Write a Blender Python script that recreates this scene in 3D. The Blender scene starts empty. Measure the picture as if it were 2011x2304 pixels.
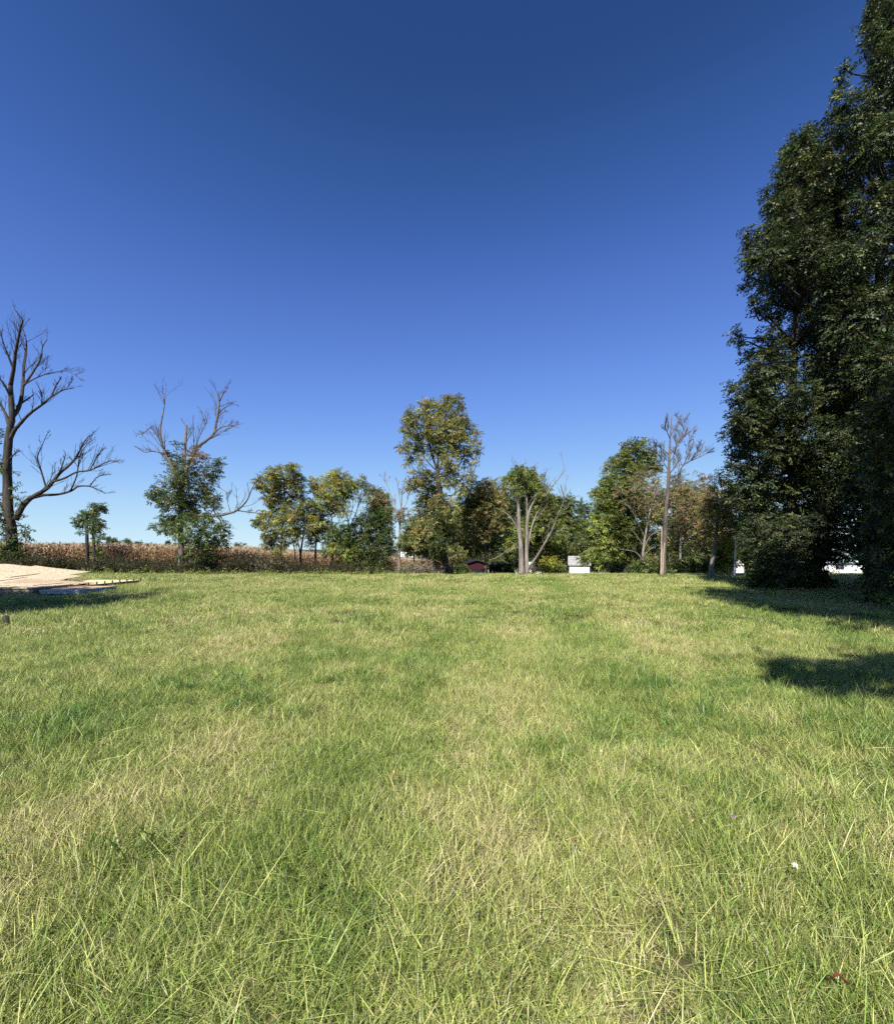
import bpy, math, random
import numpy as np

# ------------------------------------------------------------------ camera, sky, sun, exposure
S = bpy.context.scene
COL = S.collection
R = math.radians
EYE, F, CX, HY = 1.6, 1006.0, 1005.5, 1236.0        # eye height (m), focal length and centre of the 2011 px wide photograph

cam_d = bpy.data.cameras.new('camera')
cam = bpy.data.objects.new('camera', cam_d)
COL.objects.link(cam)
cam.location = (0, 0, EYE)
cam.rotation_euler = (R(90), 0, 0)
cam_d.sensor_fit = 'HORIZONTAL'
cam_d.sensor_width = 36
cam_d.lens = 36 * F / 2011
cam_d.shift_y = (HY - 1152) / 2011
cam_d.clip_start = 0.05
cam_d.clip_end = 6000
S.camera = cam

SUN_EL, SUN_AZ = 46.0, 200.0      # azimuth clockwise from +Y: behind the camera, a little to its left
w = bpy.data.worlds.new('World')
S.world = w
w.use_nodes = True
nt = w.node_tree
nt.nodes.clear()
sky = nt.nodes.new('ShaderNodeTexSky')
sky.sky_type = 'NISHITA'
sky.sun_disc = False
sky.sun_elevation = R(SUN_EL)
sky.sun_rotation = R(SUN_AZ)
sky.altitude = 2000
sky.air_density = 0.6
sky.dust_density = 0.3
sky.ozone_density = 1.0
bg = nt.nodes.new('ShaderNodeBackground')
bg.inputs['Strength'].default_value = 0.1
wo = nt.nodes.new('ShaderNodeOutputWorld')
# the phone's contrast and colour response to a clear sky: one tone curve for each channel, the same over the whole dome
EXPOSURE = 0.95
RAW = [(0.0359, 0.0615, 0.126), (0.0407, 0.0697, 0.1418), (0.0586, 0.1, 0.1996), (0.1138, 0.1916, 0.3625), (0.186, 0.3066, 0.5415), (0.2862, 0.4554, 0.7316), (0.5415, 0.7687, 0.9798), (0.7106, 0.9209, 1.0169)]
SEEN = [(41, 74, 132), (51, 87, 151), (82, 120, 199), (122, 166, 240), (152, 196, 249), (178, 218, 250), (203, 236, 252), (210, 240, 253)]
v1 = nt.nodes.new('ShaderNodeVectorMath')
v1.operation = 'SCALE'
v1.inputs['Scale'].default_value = 0.1
gm = nt.nodes.new('ShaderNodeGamma')
gm.inputs['Gamma'].default_value = 0.5
cu = nt.nodes.new('ShaderNodeRGBCurve')
cu.mapping.use_clip = False
for ch in range(3):
    c_ = cu.mapping.curves[ch]
    pts = [(math.sqrt(r[ch]), ((t[ch] / 255 + .055) / 1.055) ** 2.4) for r, t in zip(RAW, SEEN)]
    c_.points[0].location = (0, 0)
    c_.points[1].location = (1.2, pts[-1][1] * 1.08)
    for p_ in pts:
        c_.points.new(*p_)
cu.mapping.update()
v2 = nt.nodes.new('ShaderNodeVectorMath')
v2.operation = 'SCALE'
v2.inputs['Scale'].default_value = 10 / 2 ** EXPOSURE
nt.links.new(sky.outputs[0], v1.inputs[0])
nt.links.new(v1.outputs[0], gm.inputs['Color'])
nt.links.new(gm.outputs[0], cu.inputs['Color'])
nt.links.new(cu.outputs[0], v2.inputs[0])
nt.links.new(v2.outputs[0], bg.inputs['Color'])
nt.links.new(bg.outputs[0], wo.inputs['Surface'])

sun_d = bpy.data.lights.new('sun', 'SUN')
sun_d.energy = 5.0
sun_d.angle = R(0.53)
sun_d.color = (1.0, 0.955, 0.88)
sun = bpy.data.objects.new('sun', sun_d)
COL.objects.link(sun)
sun.rotation_euler = (R(90 - SUN_EL), 0, R(180 - SUN_AZ))

S.view_settings.view_transform = 'Standard'
S.view_settings.look = 'None'
S.view_settings.gamma = 1
S.view_settings.use_curve_mapping = False
S.view_settings.exposure = EXPOSURE
S.render.engine = 'CYCLES'
S.cycles.max_bounces = 4
S.cycles.diffuse_bounces = 2
S.cycles.transmission_bounces = 4
S.cycles.use_denoising = False
S.cycles.adaptive_threshold = 0.02
S.render.filter_size = 1.2

# ------------------------------------------------------------------ helpers
RNG = np.random.default_rng(11)


def sstep(a, b, x):
    t = np.clip((np.asarray(x, float) - a) / (b - a), 0, 1)
    return t * t * (3 - 2 * t)


def terrain(x, y):
    x = np.asarray(x, float)
    y = np.asarray(y, float)
    drop = 0.055 * np.clip(y - 27, 0, 58) * sstep(-27, -9, x)
    near = np.exp(-((y - 6) / 22.0) ** 2)
    b = 0.035 * (np.sin(x * 0.9 + 1.3 * np.sin(y * 0.55)) * np.sin(y * 1.1 + 0.7 * np.sin(x * 0.7)) + 0.5 * np.sin(x * 2.1 + y * 1.7))
    return -drop + b * near * sstep(0.8, 3, y)


def P(px, py, Y):
    return np.array([(px - CX) / F * Y, Y, EYE - (py - HY) / F * Y])


def crop(ox, oy, s):
    return lambda x, y: (ox + x * s, oy + y * s)


C0 = crop(0, 0, 1)
C1 = crop(0, 680, 560 / 1554)
C2 = crop(500, 860, 460 / 1792)
C3 = crop(860, 860, 460 / 1792)
C4 = crop(1240, 900, 460 / 1792)
C5 = crop(1550, 880, 461 / 1753)


def unit(v):
    v = np.asarray(v, float)
    return v / (np.linalg.norm(v, axis=-1, keepdims=True) + 1e-9)


class MB:
    """collects quads (and tris) with vertex colours; build() links them as one mesh object"""

    def __init__(s):
        s.v, s.q, s.t, s.c, s.n = [], [], [], [], 0

    def add(s, v, q=None, t=None, c=None):
        v = np.asarray(v, float).reshape(-1, 3)
        if q is not None and len(q):
            s.q.append(np.asarray(q, int).reshape(-1, 4) + s.n)
        if t is not None and len(t):
            s.t.append(np.asarray(t, int).reshape(-1, 3) + s.n)
        if c is None:
            c = (0.5, 0.5, 0.5)
        c = np.broadcast_to(np.asarray(c, float), (len(v), 3))
        s.v.append(v)
        s.c.append(c)
        s.n += len(v)
        return s

    def box(s, cx, cy, cz, sx, sy, sz, rz=0, c=None, M=None):
        p = np.array([[i, j, k] for k in (-.5, .5) for j in (-.5, .5) for i in (-.5, .5)]) * (sx, sy, sz)
        if M is not None:
            p = p @ np.asarray(M).T
        a, b = math.cos(rz), math.sin(rz)
        p = np.stack([p[:, 0] * a - p[:, 1] * b, p[:, 0] * b + p[:, 1] * a, p[:, 2]], 1) + (cx, cy, cz)
        return s.add(p, [[0, 2, 3, 1], [4, 5, 7, 6], [0, 1, 5, 4], [2, 6, 7, 3], [0, 4, 6, 2], [1, 3, 7, 5]], c=c)

    def tube(s, pts, rad, sides=6, c=None, cap=True, rough=0.0):
        pts = np.asarray(pts, float)
        n = len(pts)
        rad = np.broadcast_to(np.asarray(rad, float), (n,))
        tan = unit(np.gradient(pts, axis=0))
        ref = np.array([0.31, 0.93, 0.2])
        u = unit(np.cross(tan, ref))
        v = np.cross(tan, u)
        a = np.linspace(0, 2 * math.pi, sides, endpoint=False)
        rr = rad[:, None] * np.ones(sides)
        if rough:
            rr = rr * (1 + rough * RNG.uniform(-1, 1, rr.shape))
        ring = pts[:, None] + rr[..., None] * (np.cos(a)[None, :, None] * u[:, None] + np.sin(a)[None, :, None] * v[:, None])
        i = np.arange(n - 1)[:, None] * sides
        j = np.arange(sides)[None]
        k = (j + 1) % sides
        q = np.stack([i + j, i + k, i + sides + k, i + sides + j], -1).reshape(-1, 4)
        t = None
        V = ring.reshape(-1, 3)
        if cap and sides > 3:
            V = np.vstack([V, pts[-1:], pts[:1]])
            e = (n - 1) * sides
            jj = np.arange(sides)
            kk = (jj + 1) % sides
            t = np.vstack([np.stack([e + jj, e + kk, np.full(sides, n * sides)], 1), np.stack([kk, jj, np.full(sides, n * sides + 1)], 1)])
        return s.add(V, q, t, c)

    def mesh(s, name, mat, smooth=False):
        V = np.vstack(s.v)
        me = bpy.data.meshes.new(name)
        nq = sum(len(x) for x in s.q)
        ntr = sum(len(x) for x in s.t)
        idx = np.concatenate([x.ravel() for x in s.q] + [x.ravel() for x in s.t]).astype(np.int32)
        me.vertices.add(len(V))
        me.vertices.foreach_set('co', V.astype(np.float32).ravel())
        me.loops.add(len(idx))
        me.loops.foreach_set('vertex_index', idx)
        me.polygons.add(nq + ntr)
        st = np.concatenate([np.arange(nq) * 4, nq * 4 + np.arange(ntr) * 3]).astype(np.int32)
        me.polygons.foreach_set('loop_start', st)
        me.polygons.foreach_set('use_smooth', np.full(nq + ntr, smooth))
        at = me.attributes.new('col', 'FLOAT_COLOR', 'POINT')
        cc = np.ones((len(V), 4), np.float32)
        cc[:, :3] = np.vstack(s.c)
        at.data.foreach_set('color', cc.ravel())
        me.update(calc_edges=True)
        me.materials.append(mat)
        return me

    def build(s, name, mat, parent=None, smooth=False):
        o = bpy.data.objects.new(name, s.mesh(name, mat, smooth))
        COL.objects.link(o)
        if parent is not None:
            o.parent = parent
            o.location = -parent.location
        return o


def tag(o, label=None, cat=None, group=None, kind=None):
    for k, v in (('label', label), ('category', cat), ('group', group), ('kind', kind)):
        if v:
            o[k] = v
    return o


def thing(name, label, cat, loc, group=None):
    o = bpy.data.objects.new(name, None)
    COL.objects.link(o)
    o.location = [float(x) for x in loc]
    o.empty_display_size = 0.3
    return tag(o, label, cat, group)


def copy_tree(o, loc, rz, scale, label, group=None, parent=None):
    c = o.copy()
    COL.objects.link(c)
    c.location = [float(x) for x in loc]
    c.rotation_euler = (0, 0, rz)
    c.scale = scale
    c['label'] = label
    if group:
        c['group'] = group
    for ch in o.children:
        d = ch.copy()
        COL.objects.link(d)
        d.parent = c
        for g in ch.children:
            e = g.copy()
            COL.objects.link(e)
            e.parent = d
    return c


# ------------------------------------------------------------------ materials
def mat_base(name):
    m = bpy.data.materials.new(name)
    m.use_nodes = True
    n = m.node_tree
    n.nodes.clear()
    out = n.nodes.new('ShaderNodeOutputMaterial')
    return m, n, out


def N(n, t, **kw):
    x = n.nodes.new(t)
    for k, v in kw.items():
        if k in x.inputs:
            x.inputs[k].default_value = v
        else:
            setattr(x, k, v)
    return x


def leaf_mat(name, trans=0.35, gloss=0.3, rough=0.45, shift=(1.25, 1.2, 0.6)):
    m, n, out = mat_base(name)
    a = N(n, 'ShaderNodeAttribute', attribute_name='col')
    b = N(n, 'ShaderNodeBsdfPrincipled', Roughness=rough)
    b.inputs['Specular IOR Level'].default_value = gloss
    tr = N(n, 'ShaderNodeBsdfTranslucent')
    mu = N(n, 'ShaderNodeMix', data_type='RGBA', blend_type='MULTIPLY')
    mu.inputs[0].default_value = 1
    mu.inputs[7].default_value = (*shift, 1)
    n.links.new(a.outputs['Color'], mu.inputs[6])
    n.links.new(a.outputs['Color'], b.inputs['Base Color'])
    n.links.new(mu.outputs[2], tr.inputs['Color'])
    mx = N(n, 'ShaderNodeMixShader')
    mx.inputs[0].default_value = trans
    n.links.new(b.outputs[0], mx.inputs[1])
    n.links.new(tr.outputs[0], mx.inputs[2])
    n.links.new(mx.outputs[0], out.inputs['Surface'])
    return m


def spray_mat(name, trans=0.35, gloss=0.3, rough=0.45, shift=(1.25, 1.2, 0.6)):
    """leaf material whose colour is the twig's own tint times the single leaf's variation"""
    m = leaf_mat(name, trans, gloss, rough, shift)
    n = m.node_tree
    a = [x for x in n.nodes if x.type == 'ATTRIBUTE'][0]
    t = N(n, 'ShaderNodeAttribute', attribute_name='tint')
    t.attribute_type = 'INSTANCER'
    mu = N(n, 'ShaderNodeMix', data_type='RGBA', blend_type='MULTIPLY')
    mu.inputs[0].default_value = 1
    old = [l.to_socket for l in a.outputs['Color'].links]
    n.links.new(a.outputs['Color'], mu.inputs[6])
    n.links.new(t.outputs['Color'], mu.inputs[7])
    for k in old:
        n.links.new(mu.outputs[2], k)
    return m


def noise_mat(name, cols, scale=8, stretch=(1, 1, 1), rough=0.85, bump=0.3, detail=6, coord='Object', bscale=None):
    """a surface whose colour runs through cols by fractal noise, with fine relief"""
    m, n, out = mat_base(name)
    tc = N(n, 'ShaderNodeTexCoord')
    mp = N(n, 'ShaderNodeMapping')
    mp.inputs['Scale'].default_value = stretch
    n.links.new(tc.outputs[coord], mp.inputs['Vector'])
    no = N(n, 'ShaderNodeTexNoise', Scale=scale, Detail=detail, Roughness=0.65)
    n.links.new(mp.outputs[0], no.inputs['Vector'])
    cr = N(n, 'ShaderNodeValToRGB')
    e = cr.color_ramp.elements
    k = len(cols)
    for i, c in enumerate(cols):
        pos = 0.3 + 0.4 * i / max(1, k - 1)
        if i < 2:
            el = e[i]
            el.position = pos
        else:
            el = e.new(pos)
        el.color = (*c, 1)
    n.links.new(no.outputs['Fac'], cr.inputs['Fac'])
    b = N(n, 'ShaderNodeBsdfPrincipled', Roughness=rough)
    b.inputs['Specular IOR Level'].default_value = 0.25
    n.links.new(cr.outputs['Color'], b.inputs['Base Color'])
    if bump:
        n2 = N(n, 'ShaderNodeTexNoise', Scale=bscale or scale * 3, Detail=4)
        n.links.new(mp.outputs[0], n2.inputs['Vector'])
        bu = N(n, 'ShaderNodeBump', Strength=bump, Distance=0.03)
        n.links.new(n2.outputs['Fac'], bu.inputs['Height'])
        n.links.new(bu.outputs[0], b.inputs['Normal'])
    n.links.new(b.outputs[0], out.inputs['Surface'])
    return m


def grass_mat():
    """col.r = own dryness, col.g = own brightness, col.b = extra yellow; broad patches by world position"""
    m, n, out = mat_base('grass_blade')
    a = N(n, 'ShaderNodeAttribute', attribute_name='col')
    sp = N(n, 'ShaderNodeSeparateColor')
    n.links.new(a.outputs['Color'], sp.inputs[0])
    g = N(n, 'ShaderNodeNewGeometry')
    n1 = N(n, 'ShaderNodeTexNoise', Scale=0.33, Detail=4, Roughness=0.6)
    n2 = N(n, 'ShaderNodeTexNoise', Scale=2.3, Detail=3, Roughness=0.6)
    n.links.new(g.outputs['Position'], n1.inputs['Vector'])
    n.links.new(g.outputs['Position'], n2.inputs['Vector'])

    def math_(op, x, y):
        q = N(n, 'ShaderNodeMath', operation=op)
        for i, z in enumerate((x, y)):
            if isinstance(z, (int, float)):
                q.inputs[i].default_value = z
            else:
                n.links.new(z, q.inputs[i])
        return q.outputs[0]
    d = math_('ADD', math_('MULTIPLY', n1.outputs['Fac'], 1.5), math_('MULTIPLY', n2.outputs['Fac'], 0.75))
    px = N(n, 'ShaderNodeSeparateXYZ')
    n.links.new(g.outputs['Position'], px.inputs[0])
    # mower and wheel tracks: strips of paler and greener growth running up the field
    lane = math_('SUBTRACT', px.outputs[0], math_('MULTIPLY', px.outputs[1], 0.19))
    lane = math_('ADD', lane, math_('MULTIPLY', n2.outputs['Fac'], 0.5))
    wave = math_('SINE', math_('MULTIPLY', math_('ADD', lane, 0.45), 2.6), 0)
    fade = N(n, 'ShaderNodeMapRange')
    fade.inputs[1].default_value, fade.inputs[2].default_value, fade.inputs[3].default_value, fade.inputs[4].default_value = 1.0, 4.5, 0.10, 0.03
    n.links.new(math_('ABSOLUTE', lane, 0), fade.inputs[0])
    d = math_('ADD', d, math_('MULTIPLY', wave, fade.outputs[0]))
    d = math_('ADD', math_('SUBTRACT', d, 1.10), math_('MULTIPLY', sp.outputs['Red'], 1.0))
    cr = N(n, 'ShaderNodeValToRGB')
    e = cr.color_ramp.elements
    e[0].position, e[0].color = 0.02, (0.10, 0.18, 0.036, 1)
    e[1].position, e[1].color = 1.0, (0.58, 0.49, 0.27, 1)
    for pos, c in ((0.28, (0.205, 0.285, 0.060)), (0.5, (0.325, 0.375, 0.096)), (0.72, (0.445, 0.43, 0.16))):
        el = e.new(pos)
        el.color = (*c, 1)
    n.links.new(d, cr.inputs['Fac'])
    mu = N(n, 'ShaderNodeMix', data_type='RGBA', blend_type='MULTIPLY')
    mu.inputs[0].default_value = 1
    gr = N(n, 'ShaderNodeCombineColor')
    br = math_('ADD', math_('MULTIPLY', sp.outputs['Green'], 1.38), 0.22)
    for i in range(3):
        n.links.new(br, gr.inputs[i])
    n.links.new(cr.outputs['Color'], mu.inputs[6])
    n.links.new(gr.outputs[0], mu.inputs[7])
    b = N(n, 'ShaderNodeBsdfPrincipled', Roughness=0.42)
    b.inputs['Specular IOR Level'].default_value = 0.35
    n.links.new(mu.outputs[2], b.inputs['Base Color'])
    tr = N(n, 'ShaderNodeBsdfTranslucent')
    n.links.new(mu.outputs[2], tr.inputs['Color'])
    mx = N(n, 'ShaderNodeMixShader')
    mx.inputs[0].default_value = 0.2
    n.links.new(b.outputs[0], mx.inputs[1])
    n.links.new(tr.outputs[0], mx.inputs[2])
    n.links.new(mx.outputs[0], out.inputs['Surface'])
    return m


M = {}
M['leaf'] = leaf_mat('leaf')
M['leaf_gloss'] = leaf_mat('leaf_gloss', trans=0.22, gloss=0.35, rough=0.5)
M['dry_leaf'] = leaf_mat('dry_leaf', trans=0.25, gloss=0.15, rough=0.7, shift=(1.1, 1.0, 0.8))
M['spray'] = spray_mat('leaf_spray')
M['spray_gloss'] = spray_mat('leaf_spray_gloss', trans=0.2, gloss=0.35, rough=0.5)
M['grass'] = grass_mat()
M['soil'] = noise_mat('soil_and_thatch', [(0.03, 0.03, 0.013), (0.06, 0.056, 0.024), (0.11, 0.098, 0.045)], scale=9, coord='Object', bump=0.5)
M['bark_dark'] = noise_mat('bark_dark', [(0.022, 0.018, 0.014), (0.045, 0.037, 0.03), (0.075, 0.063, 0.052)], scale=7, stretch=(1, 1, .25), bump=0.8)
M['bark_grey'] = noise_mat('bark_grey', [(0.10, 0.085, 0.07), (0.20, 0.175, 0.15), (0.30, 0.27, 0.235)], scale=7, stretch=(1, 1, .25), bump=0.8)
M['bark_pale'] = noise_mat('bark_pale', [(0.19, 0.16, 0.13), (0.38, 0.34, 0.29), (0.52, 0.48, 0.43)], scale=6, stretch=(1, 1, .25), bump=0.7)
M['bark_fork'] = noise_mat('bark_weathered', [(0.08, 0.068, 0.056), (0.18, 0.157, 0.133), (0.28, 0.25, 0.22)], scale=6, stretch=(1, 1, .25), bump=0.9)
M['bark_mid'] = noise_mat('bark_brown_grey', [(0.05, 0.042, 0.035), (0.105, 0.09, 0.076), (0.17, 0.15, 0.13)], scale=7, stretch=(1, 1, .25), bump=0.9)
M['bare_wood'] = noise_mat('bare_wood', [(0.20, 0.15, 0.11), (0.34, 0.27, 0.205), (0.45, 0.38, 0.31)], scale=9, stretch=(1, 1, .15), bump=0.4)
M['white'] = noise_mat('white_paint', [(0.68, 0.67, 0.66), (0.80, 0.79, 0.78)], scale=2, bump=0.08, rough=0.6)
M['white_wall'] = noise_mat('weathered_white_boards', [(0.55, 0.54, 0.52), (0.76, 0.75, 0.73), (0.82, 0.81, 0.80)], scale=3, stretch=(3, 3, .5), bump=0.2, rough=0.7)
M['shingle'] = noise_mat('grey_shingle', [(0.16, 0.15, 0.15), (0.27, 0.26, 0.26), (0.36, 0.35, 0.34)], scale=5, bump=0.4)
M['teal_roof'] = noise_mat('pale_teal_roof', [(0.22, 0.29, 0.29), (0.34, 0.42, 0.42)], scale=3, bump=0.2)
M['red_board'] = noise_mat('shaded_red_boards', [(0.03, 0.006, 0.009), (0.05, 0.010, 0.014)], scale=4, stretch=(4, 4, .3), bump=0.3)  # red darkened in the colour itself for the tree shade over the shed
M['dark_board'] = noise_mat('shade_dark_boards', [(0.008, 0.008, 0.011), (0.016, 0.016, 0.02)], scale=4, stretch=(4, 4, .3), bump=0.3)  # near-black tone puts the tree shade on the sheds into the colour
M['grey_box'] = noise_mat('grey_metal', [(0.07, 0.075, 0.085), (0.12, 0.125, 0.135)], scale=4, bump=0.1, rough=0.5)
M['osb'] = noise_mat('osb_strands', [(0.24, 0.175, 0.095), (0.48, 0.40, 0.265), (0.66, 0.575, 0.42)], scale=10, stretch=(1, 2.2, 1), bump=0.8, detail=8)
M['osb_red'] = noise_mat('osb_strands_reddish', [(0.24, 0.155, 0.09), (0.42, 0.31, 0.20), (0.56, 0.44, 0.31)], scale=16, stretch=(2.4, 1, 1), bump=0.5, detail=3)
M['pine'] = noise_mat('pine_board', [(0.52, 0.40, 0.20), (0.66, 0.54, 0.31), (0.74, 0.63, 0.40)], scale=3, stretch=(.4, 6, 6), bump=0.15)
M['pine_end'] = noise_mat('pine_end_grain', [(0.09, 0.065, 0.035), (0.16, 0.11, 0.06)], scale=20, bump=0.2)
M['blue_edge'] = noise_mat('blue_painted_sheet_edge', [(0.16, 0.25, 0.36), (0.34, 0.44, 0.52), (0.62, 0.64, 0.64)], scale=20, stretch=(1, 1, 3), bump=0.1)
M['dark_sheet'] = noise_mat('shade_toned_sheet', [(0.20, 0.16, 0.12), (0.30, 0.25, 0.19)], scale=12, bump=0.2)  # sheet edges toned down to carry the shade on the stack fronts
M['glass'] = noise_mat('window_glass', [(0.03, 0.035, 0.04), (0.05, 0.055, 0.06)], scale=2, bump=0, rough=0.1)
M['bloom'] = leaf_mat('bloom', trans=0.2, gloss=0.2)

# ------------------------------------------------------------------ ground
gx = np.concatenate([-np.geomspace(2500, 45, 26), np.linspace(-42, 42, 169), np.geomspace(45, 2500, 26)])
gy = np.concatenate([-np.geomspace(400, 6, 12), np.linspace(-5, 50, 221), np.geomspace(50.5, 3000, 40)])
XX, YY = np.meshgrid(gx, gy)
ZZ = terrain(XX, YY) - 0.012
nx, ny = len(gx), len(gy)
ii = (np.arange(ny - 1)[:, None] * nx + np.arange(nx - 1)[None]).ravel()
g = MB().add(np.stack([XX, YY, ZZ], -1), np.stack([ii, ii + 1, ii + nx + 1, ii + nx], 1))
tag(g.build('ground', M['soil'], smooth=True), kind='structure')


def field_edge(x):
    """front boundary of the corn field"""
    return np.interp(x, [-90, -30, -20, -14, -9, -3, 4], [33, 31.3, 33.0, 37, 42, 50, 62])


def lawn_edge(x):
    """where the mown grass stops: the weeds at the field edge on one side, the far yard on the other"""
    return np.interp(x, [-60, -30, -18, -8, -3, 1, 60], [31, 29.6, 29.0, 29.0, 29.8, 75, 90])


# ------------------------------------------------------------------ instanced masses (grass, corn, weeds)
def plant_collection(name, meshes):
    coll = bpy.data.collections.new(name)
    for i, me in enumerate(meshes):
        coll.objects.link(bpy.data.objects.new('%s_%02d' % (name, i), me))
    return coll


GROUPS = {}


def scatter_group(coll):
    """geometry nodes that put copies of the meshes in coll on the points of an object"""
    if coll.name in GROUPS:
        return GROUPS[coll.name]
    ng = bpy.data.node_groups.new(coll.name + '_scatter', 'GeometryNodeTree')
    ng.interface.new_socket('Geometry', in_out='INPUT', socket_type='NodeSocketGeometry')
    ng.interface.new_socket('Geometry', in_out='OUTPUT', socket_type='NodeSocketGeometry')
    gi = ng.nodes.new('NodeGroupInput')
    go = ng.nodes.new('NodeGroupOutput')
    ci = ng.nodes.new('GeometryNodeCollectionInfo')
    ci.inputs['Collection'].default_value = coll
    ci.inputs['Separate Children'].default_value = True
    ci.inputs['Reset Children'].default_value = True
    ip = ng.nodes.new('GeometryNodeInstanceOnPoints')
    ip.inputs['Pick Instance'].default_value = True

    def attr(nm, ty):
        q = ng.nodes.new('GeometryNodeInputNamedAttribute')
        q.data_type = ty
        q.inputs['Name'].default_value = nm
        return q.outputs['Attribute']
    er = ng.nodes.new('FunctionNodeEulerToRotation')
    ng.links.new(attr('rot', 'FLOAT_VECTOR'), er.inputs[0])
    ng.links.new(gi.outputs[0], ip.inputs['Points'])
    ng.links.new(ci.outputs[0], ip.inputs['Instance'])
    ng.links.new(attr('idx', 'INT'), ip.inputs['Instance Index'])
    ng.links.new(er.outputs[0], ip.inputs['Rotation'])
    ng.links.new(attr('scl', 'FLOAT_VECTOR'), ip.inputs['Scale'])
    ng.links.new(ip.outputs[0], go.inputs[0])
    GROUPS[coll.name] = ng
    return ng


def scatter_points(name, coll, pts, rot, scl, idx, tint=None):
    me = bpy.data.meshes.new(name)
    me.vertices.add(len(pts))
    me.vertices.foreach_set('co', np.asarray(pts, np.float32).ravel())
    me.attributes.new('rot', 'FLOAT_VECTOR', 'POINT').data.foreach_set('vector', np.asarray(rot, np.float32).ravel())
    me.attributes.new('scl', 'FLOAT_VECTOR', 'POINT').data.foreach_set('vector', np.asarray(scl, np.float32).ravel())
    me.attributes.new('idx', 'INT', 'POINT').data.foreach_set('value', np.asarray(idx, np.int32))
    if tint is not None:
        me.attributes.new('tint', 'FLOAT_COLOR', 'POINT').data.foreach_set('color', np.column_stack([tint, np.ones(len(tint))]).astype(np.float32).ravel())
    o = bpy.data.objects.new(name, me)
    COL.objects.link(o)
    md = o.modifiers.new('scatter', 'NODES')
    md.node_group = scatter_group(coll)
    return o


def scatter(name, protos, pts, rotz, tilt, scl, idx, label, cat):
    o = scatter_points(name, plant_collection(name + '_plants', protos), pts, np.stack([tilt[:, 0], tilt[:, 1], rotz], 1), scl, idx)
    return tag(o, label, cat, kind='stuff')


def blades(mb, rng, base, length, width, lean, az, seg, col, curl=0.6):
    """grass blades as curved tapering strips"""
    n = len(base)
    t = np.linspace(0, 1, seg + 1)
    h = np.stack([np.cos(az), np.sin(az), 0 * az], 1)
    side = np.stack([-np.sin(az), np.cos(az), 0 * az], 1)
    tw = rng.uniform(-1.2, 1.2, n)
    side = side * np.cos(tw)[:, None] + h * np.sin(tw)[:, None]
    a0 = lean
    ang = a0[:, None] + curl * rng.uniform(0.2, 1.5, n)[:, None] * t[None]          # angle from vertical grows along the blade
    step = length[:, None] / seg
    dx = np.sin(ang) * step
    dz = np.cos(ang) * step
    hx = np.concatenate([np.zeros((n, 1)), np.cumsum(dx[:, :-1], 1)], 1)
    hz = np.concatenate([np.zeros((n, 1)), np.cumsum(dz[:, :-1], 1)], 1)
    hz = np.maximum(hz, 0.004 * t[None])
    c = base[:, None] + hx[..., None] * h[:, None] + hz[..., None] * np.array([0, 0, 1.0])
    wd = width[:, None] * np.where(t < 0.25, 0.75 + t, 1.0 - ((t - 0.25) / 0.75) ** 1.6 * 0.93)[None] * 0.5
    L = c - wd[..., None] * side[:, None]
    Rr = c + wd[..., None] * side[:, None]
    V = np.stack([L, Rr], 2).reshape(-1, 3)
    k = np.arange(n)[:, None] * (2 * (seg + 1)) + np.arange(seg)[None] * 2
    q = np.stack([k, k + 1, k + 3, k + 2], -1).reshape(-1, 4)
    mb.add(V, q, c=np.repeat(col, 2 * (seg + 1), 0))


def grass_patch(rng, size, n, hmin, hmax, wmin, wmax, seg, long_share=0.04, flow=None):
    mb = MB()
    nt_ = max(6, int(n / 55))
    tc = rng.uniform(-.5, .5, (nt_, 2)) * size
    tdry = rng.beta(2, 2.2, nt_)
    taz = rng.uniform(0, 2 * math.pi, nt_)
    th = rng.uniform(0.75, 1.25, nt_)
    k = rng.integers(0, nt_, n)
    free = rng.random(n) < 0.62
    xy = np.where(free[:, None], rng.uniform(-.5, .5, (n, 2)) * size, tc[k] + rng.normal(0, 0.05, (n, 2)))
    base = np.column_stack([xy, np.zeros(n)])
    ln = rng.uniform(hmin, hmax, n) * th[k]
    lg = rng.random(n) < long_share
    ln = np.where(lg, ln * rng.uniform(1.3, 2.0, n), ln)
    wd = rng.uniform(wmin, wmax, n)
    lean = np.abs(rng.normal(0.72, 0.5, n))
    az = np.where(rng.random(n) < 0.72, taz[k] + rng.normal(0, 0.5, n), rng.uniform(0, 2 * math.pi, n))
    dry = np.clip(0.62 * tdry[k] + 0.45 * rng.beta(1.6, 1.8, n) - 0.03, 0, 1)
    straw = rng.random(n) < 0.13
    dry = np.where(straw, rng.uniform(0.75, 1.0, n), dry)
    lean = np.where(straw, rng.uniform(0.9, 1.5, n), lean)
    wd = np.where(straw, wd * 0.6, wd)
    col = np.stack([dry, rng.beta(1.5, 1.6, n), rng.random(n)], 1)
    blades(mb, rng, base, ln, wd, lean, az, seg, col, curl=0.75)
    return mb.mesh('grass_patch', M['grass'])


def tall_tuft(rng, n=38):
    mb = MB()
    base = np.column_stack([rng.normal(0, 0.05, (n, 2)), np.zeros(n)])
    az = np.where(rng.random(n) < 0.6, rng.uniform(0, 6.28) + rng.normal(0, 0.8, n), rng.uniform(0, 6.28, n))
    ln = rng.uniform(0.11, 0.27, n)
    col = np.stack([np.clip(rng.normal(0.13, 0.12, n), 0, 1), rng.beta(2, 2, n), rng.random(n)], 1)
    blades(mb, rng, base, ln, rng.uniform(0.0035, 0.0068, n), np.abs(rng.normal(0.45, 0.35, n)), az, 5, col, curl=0.9)
    return mb.mesh('tall_tuft', M['grass'])


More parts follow.
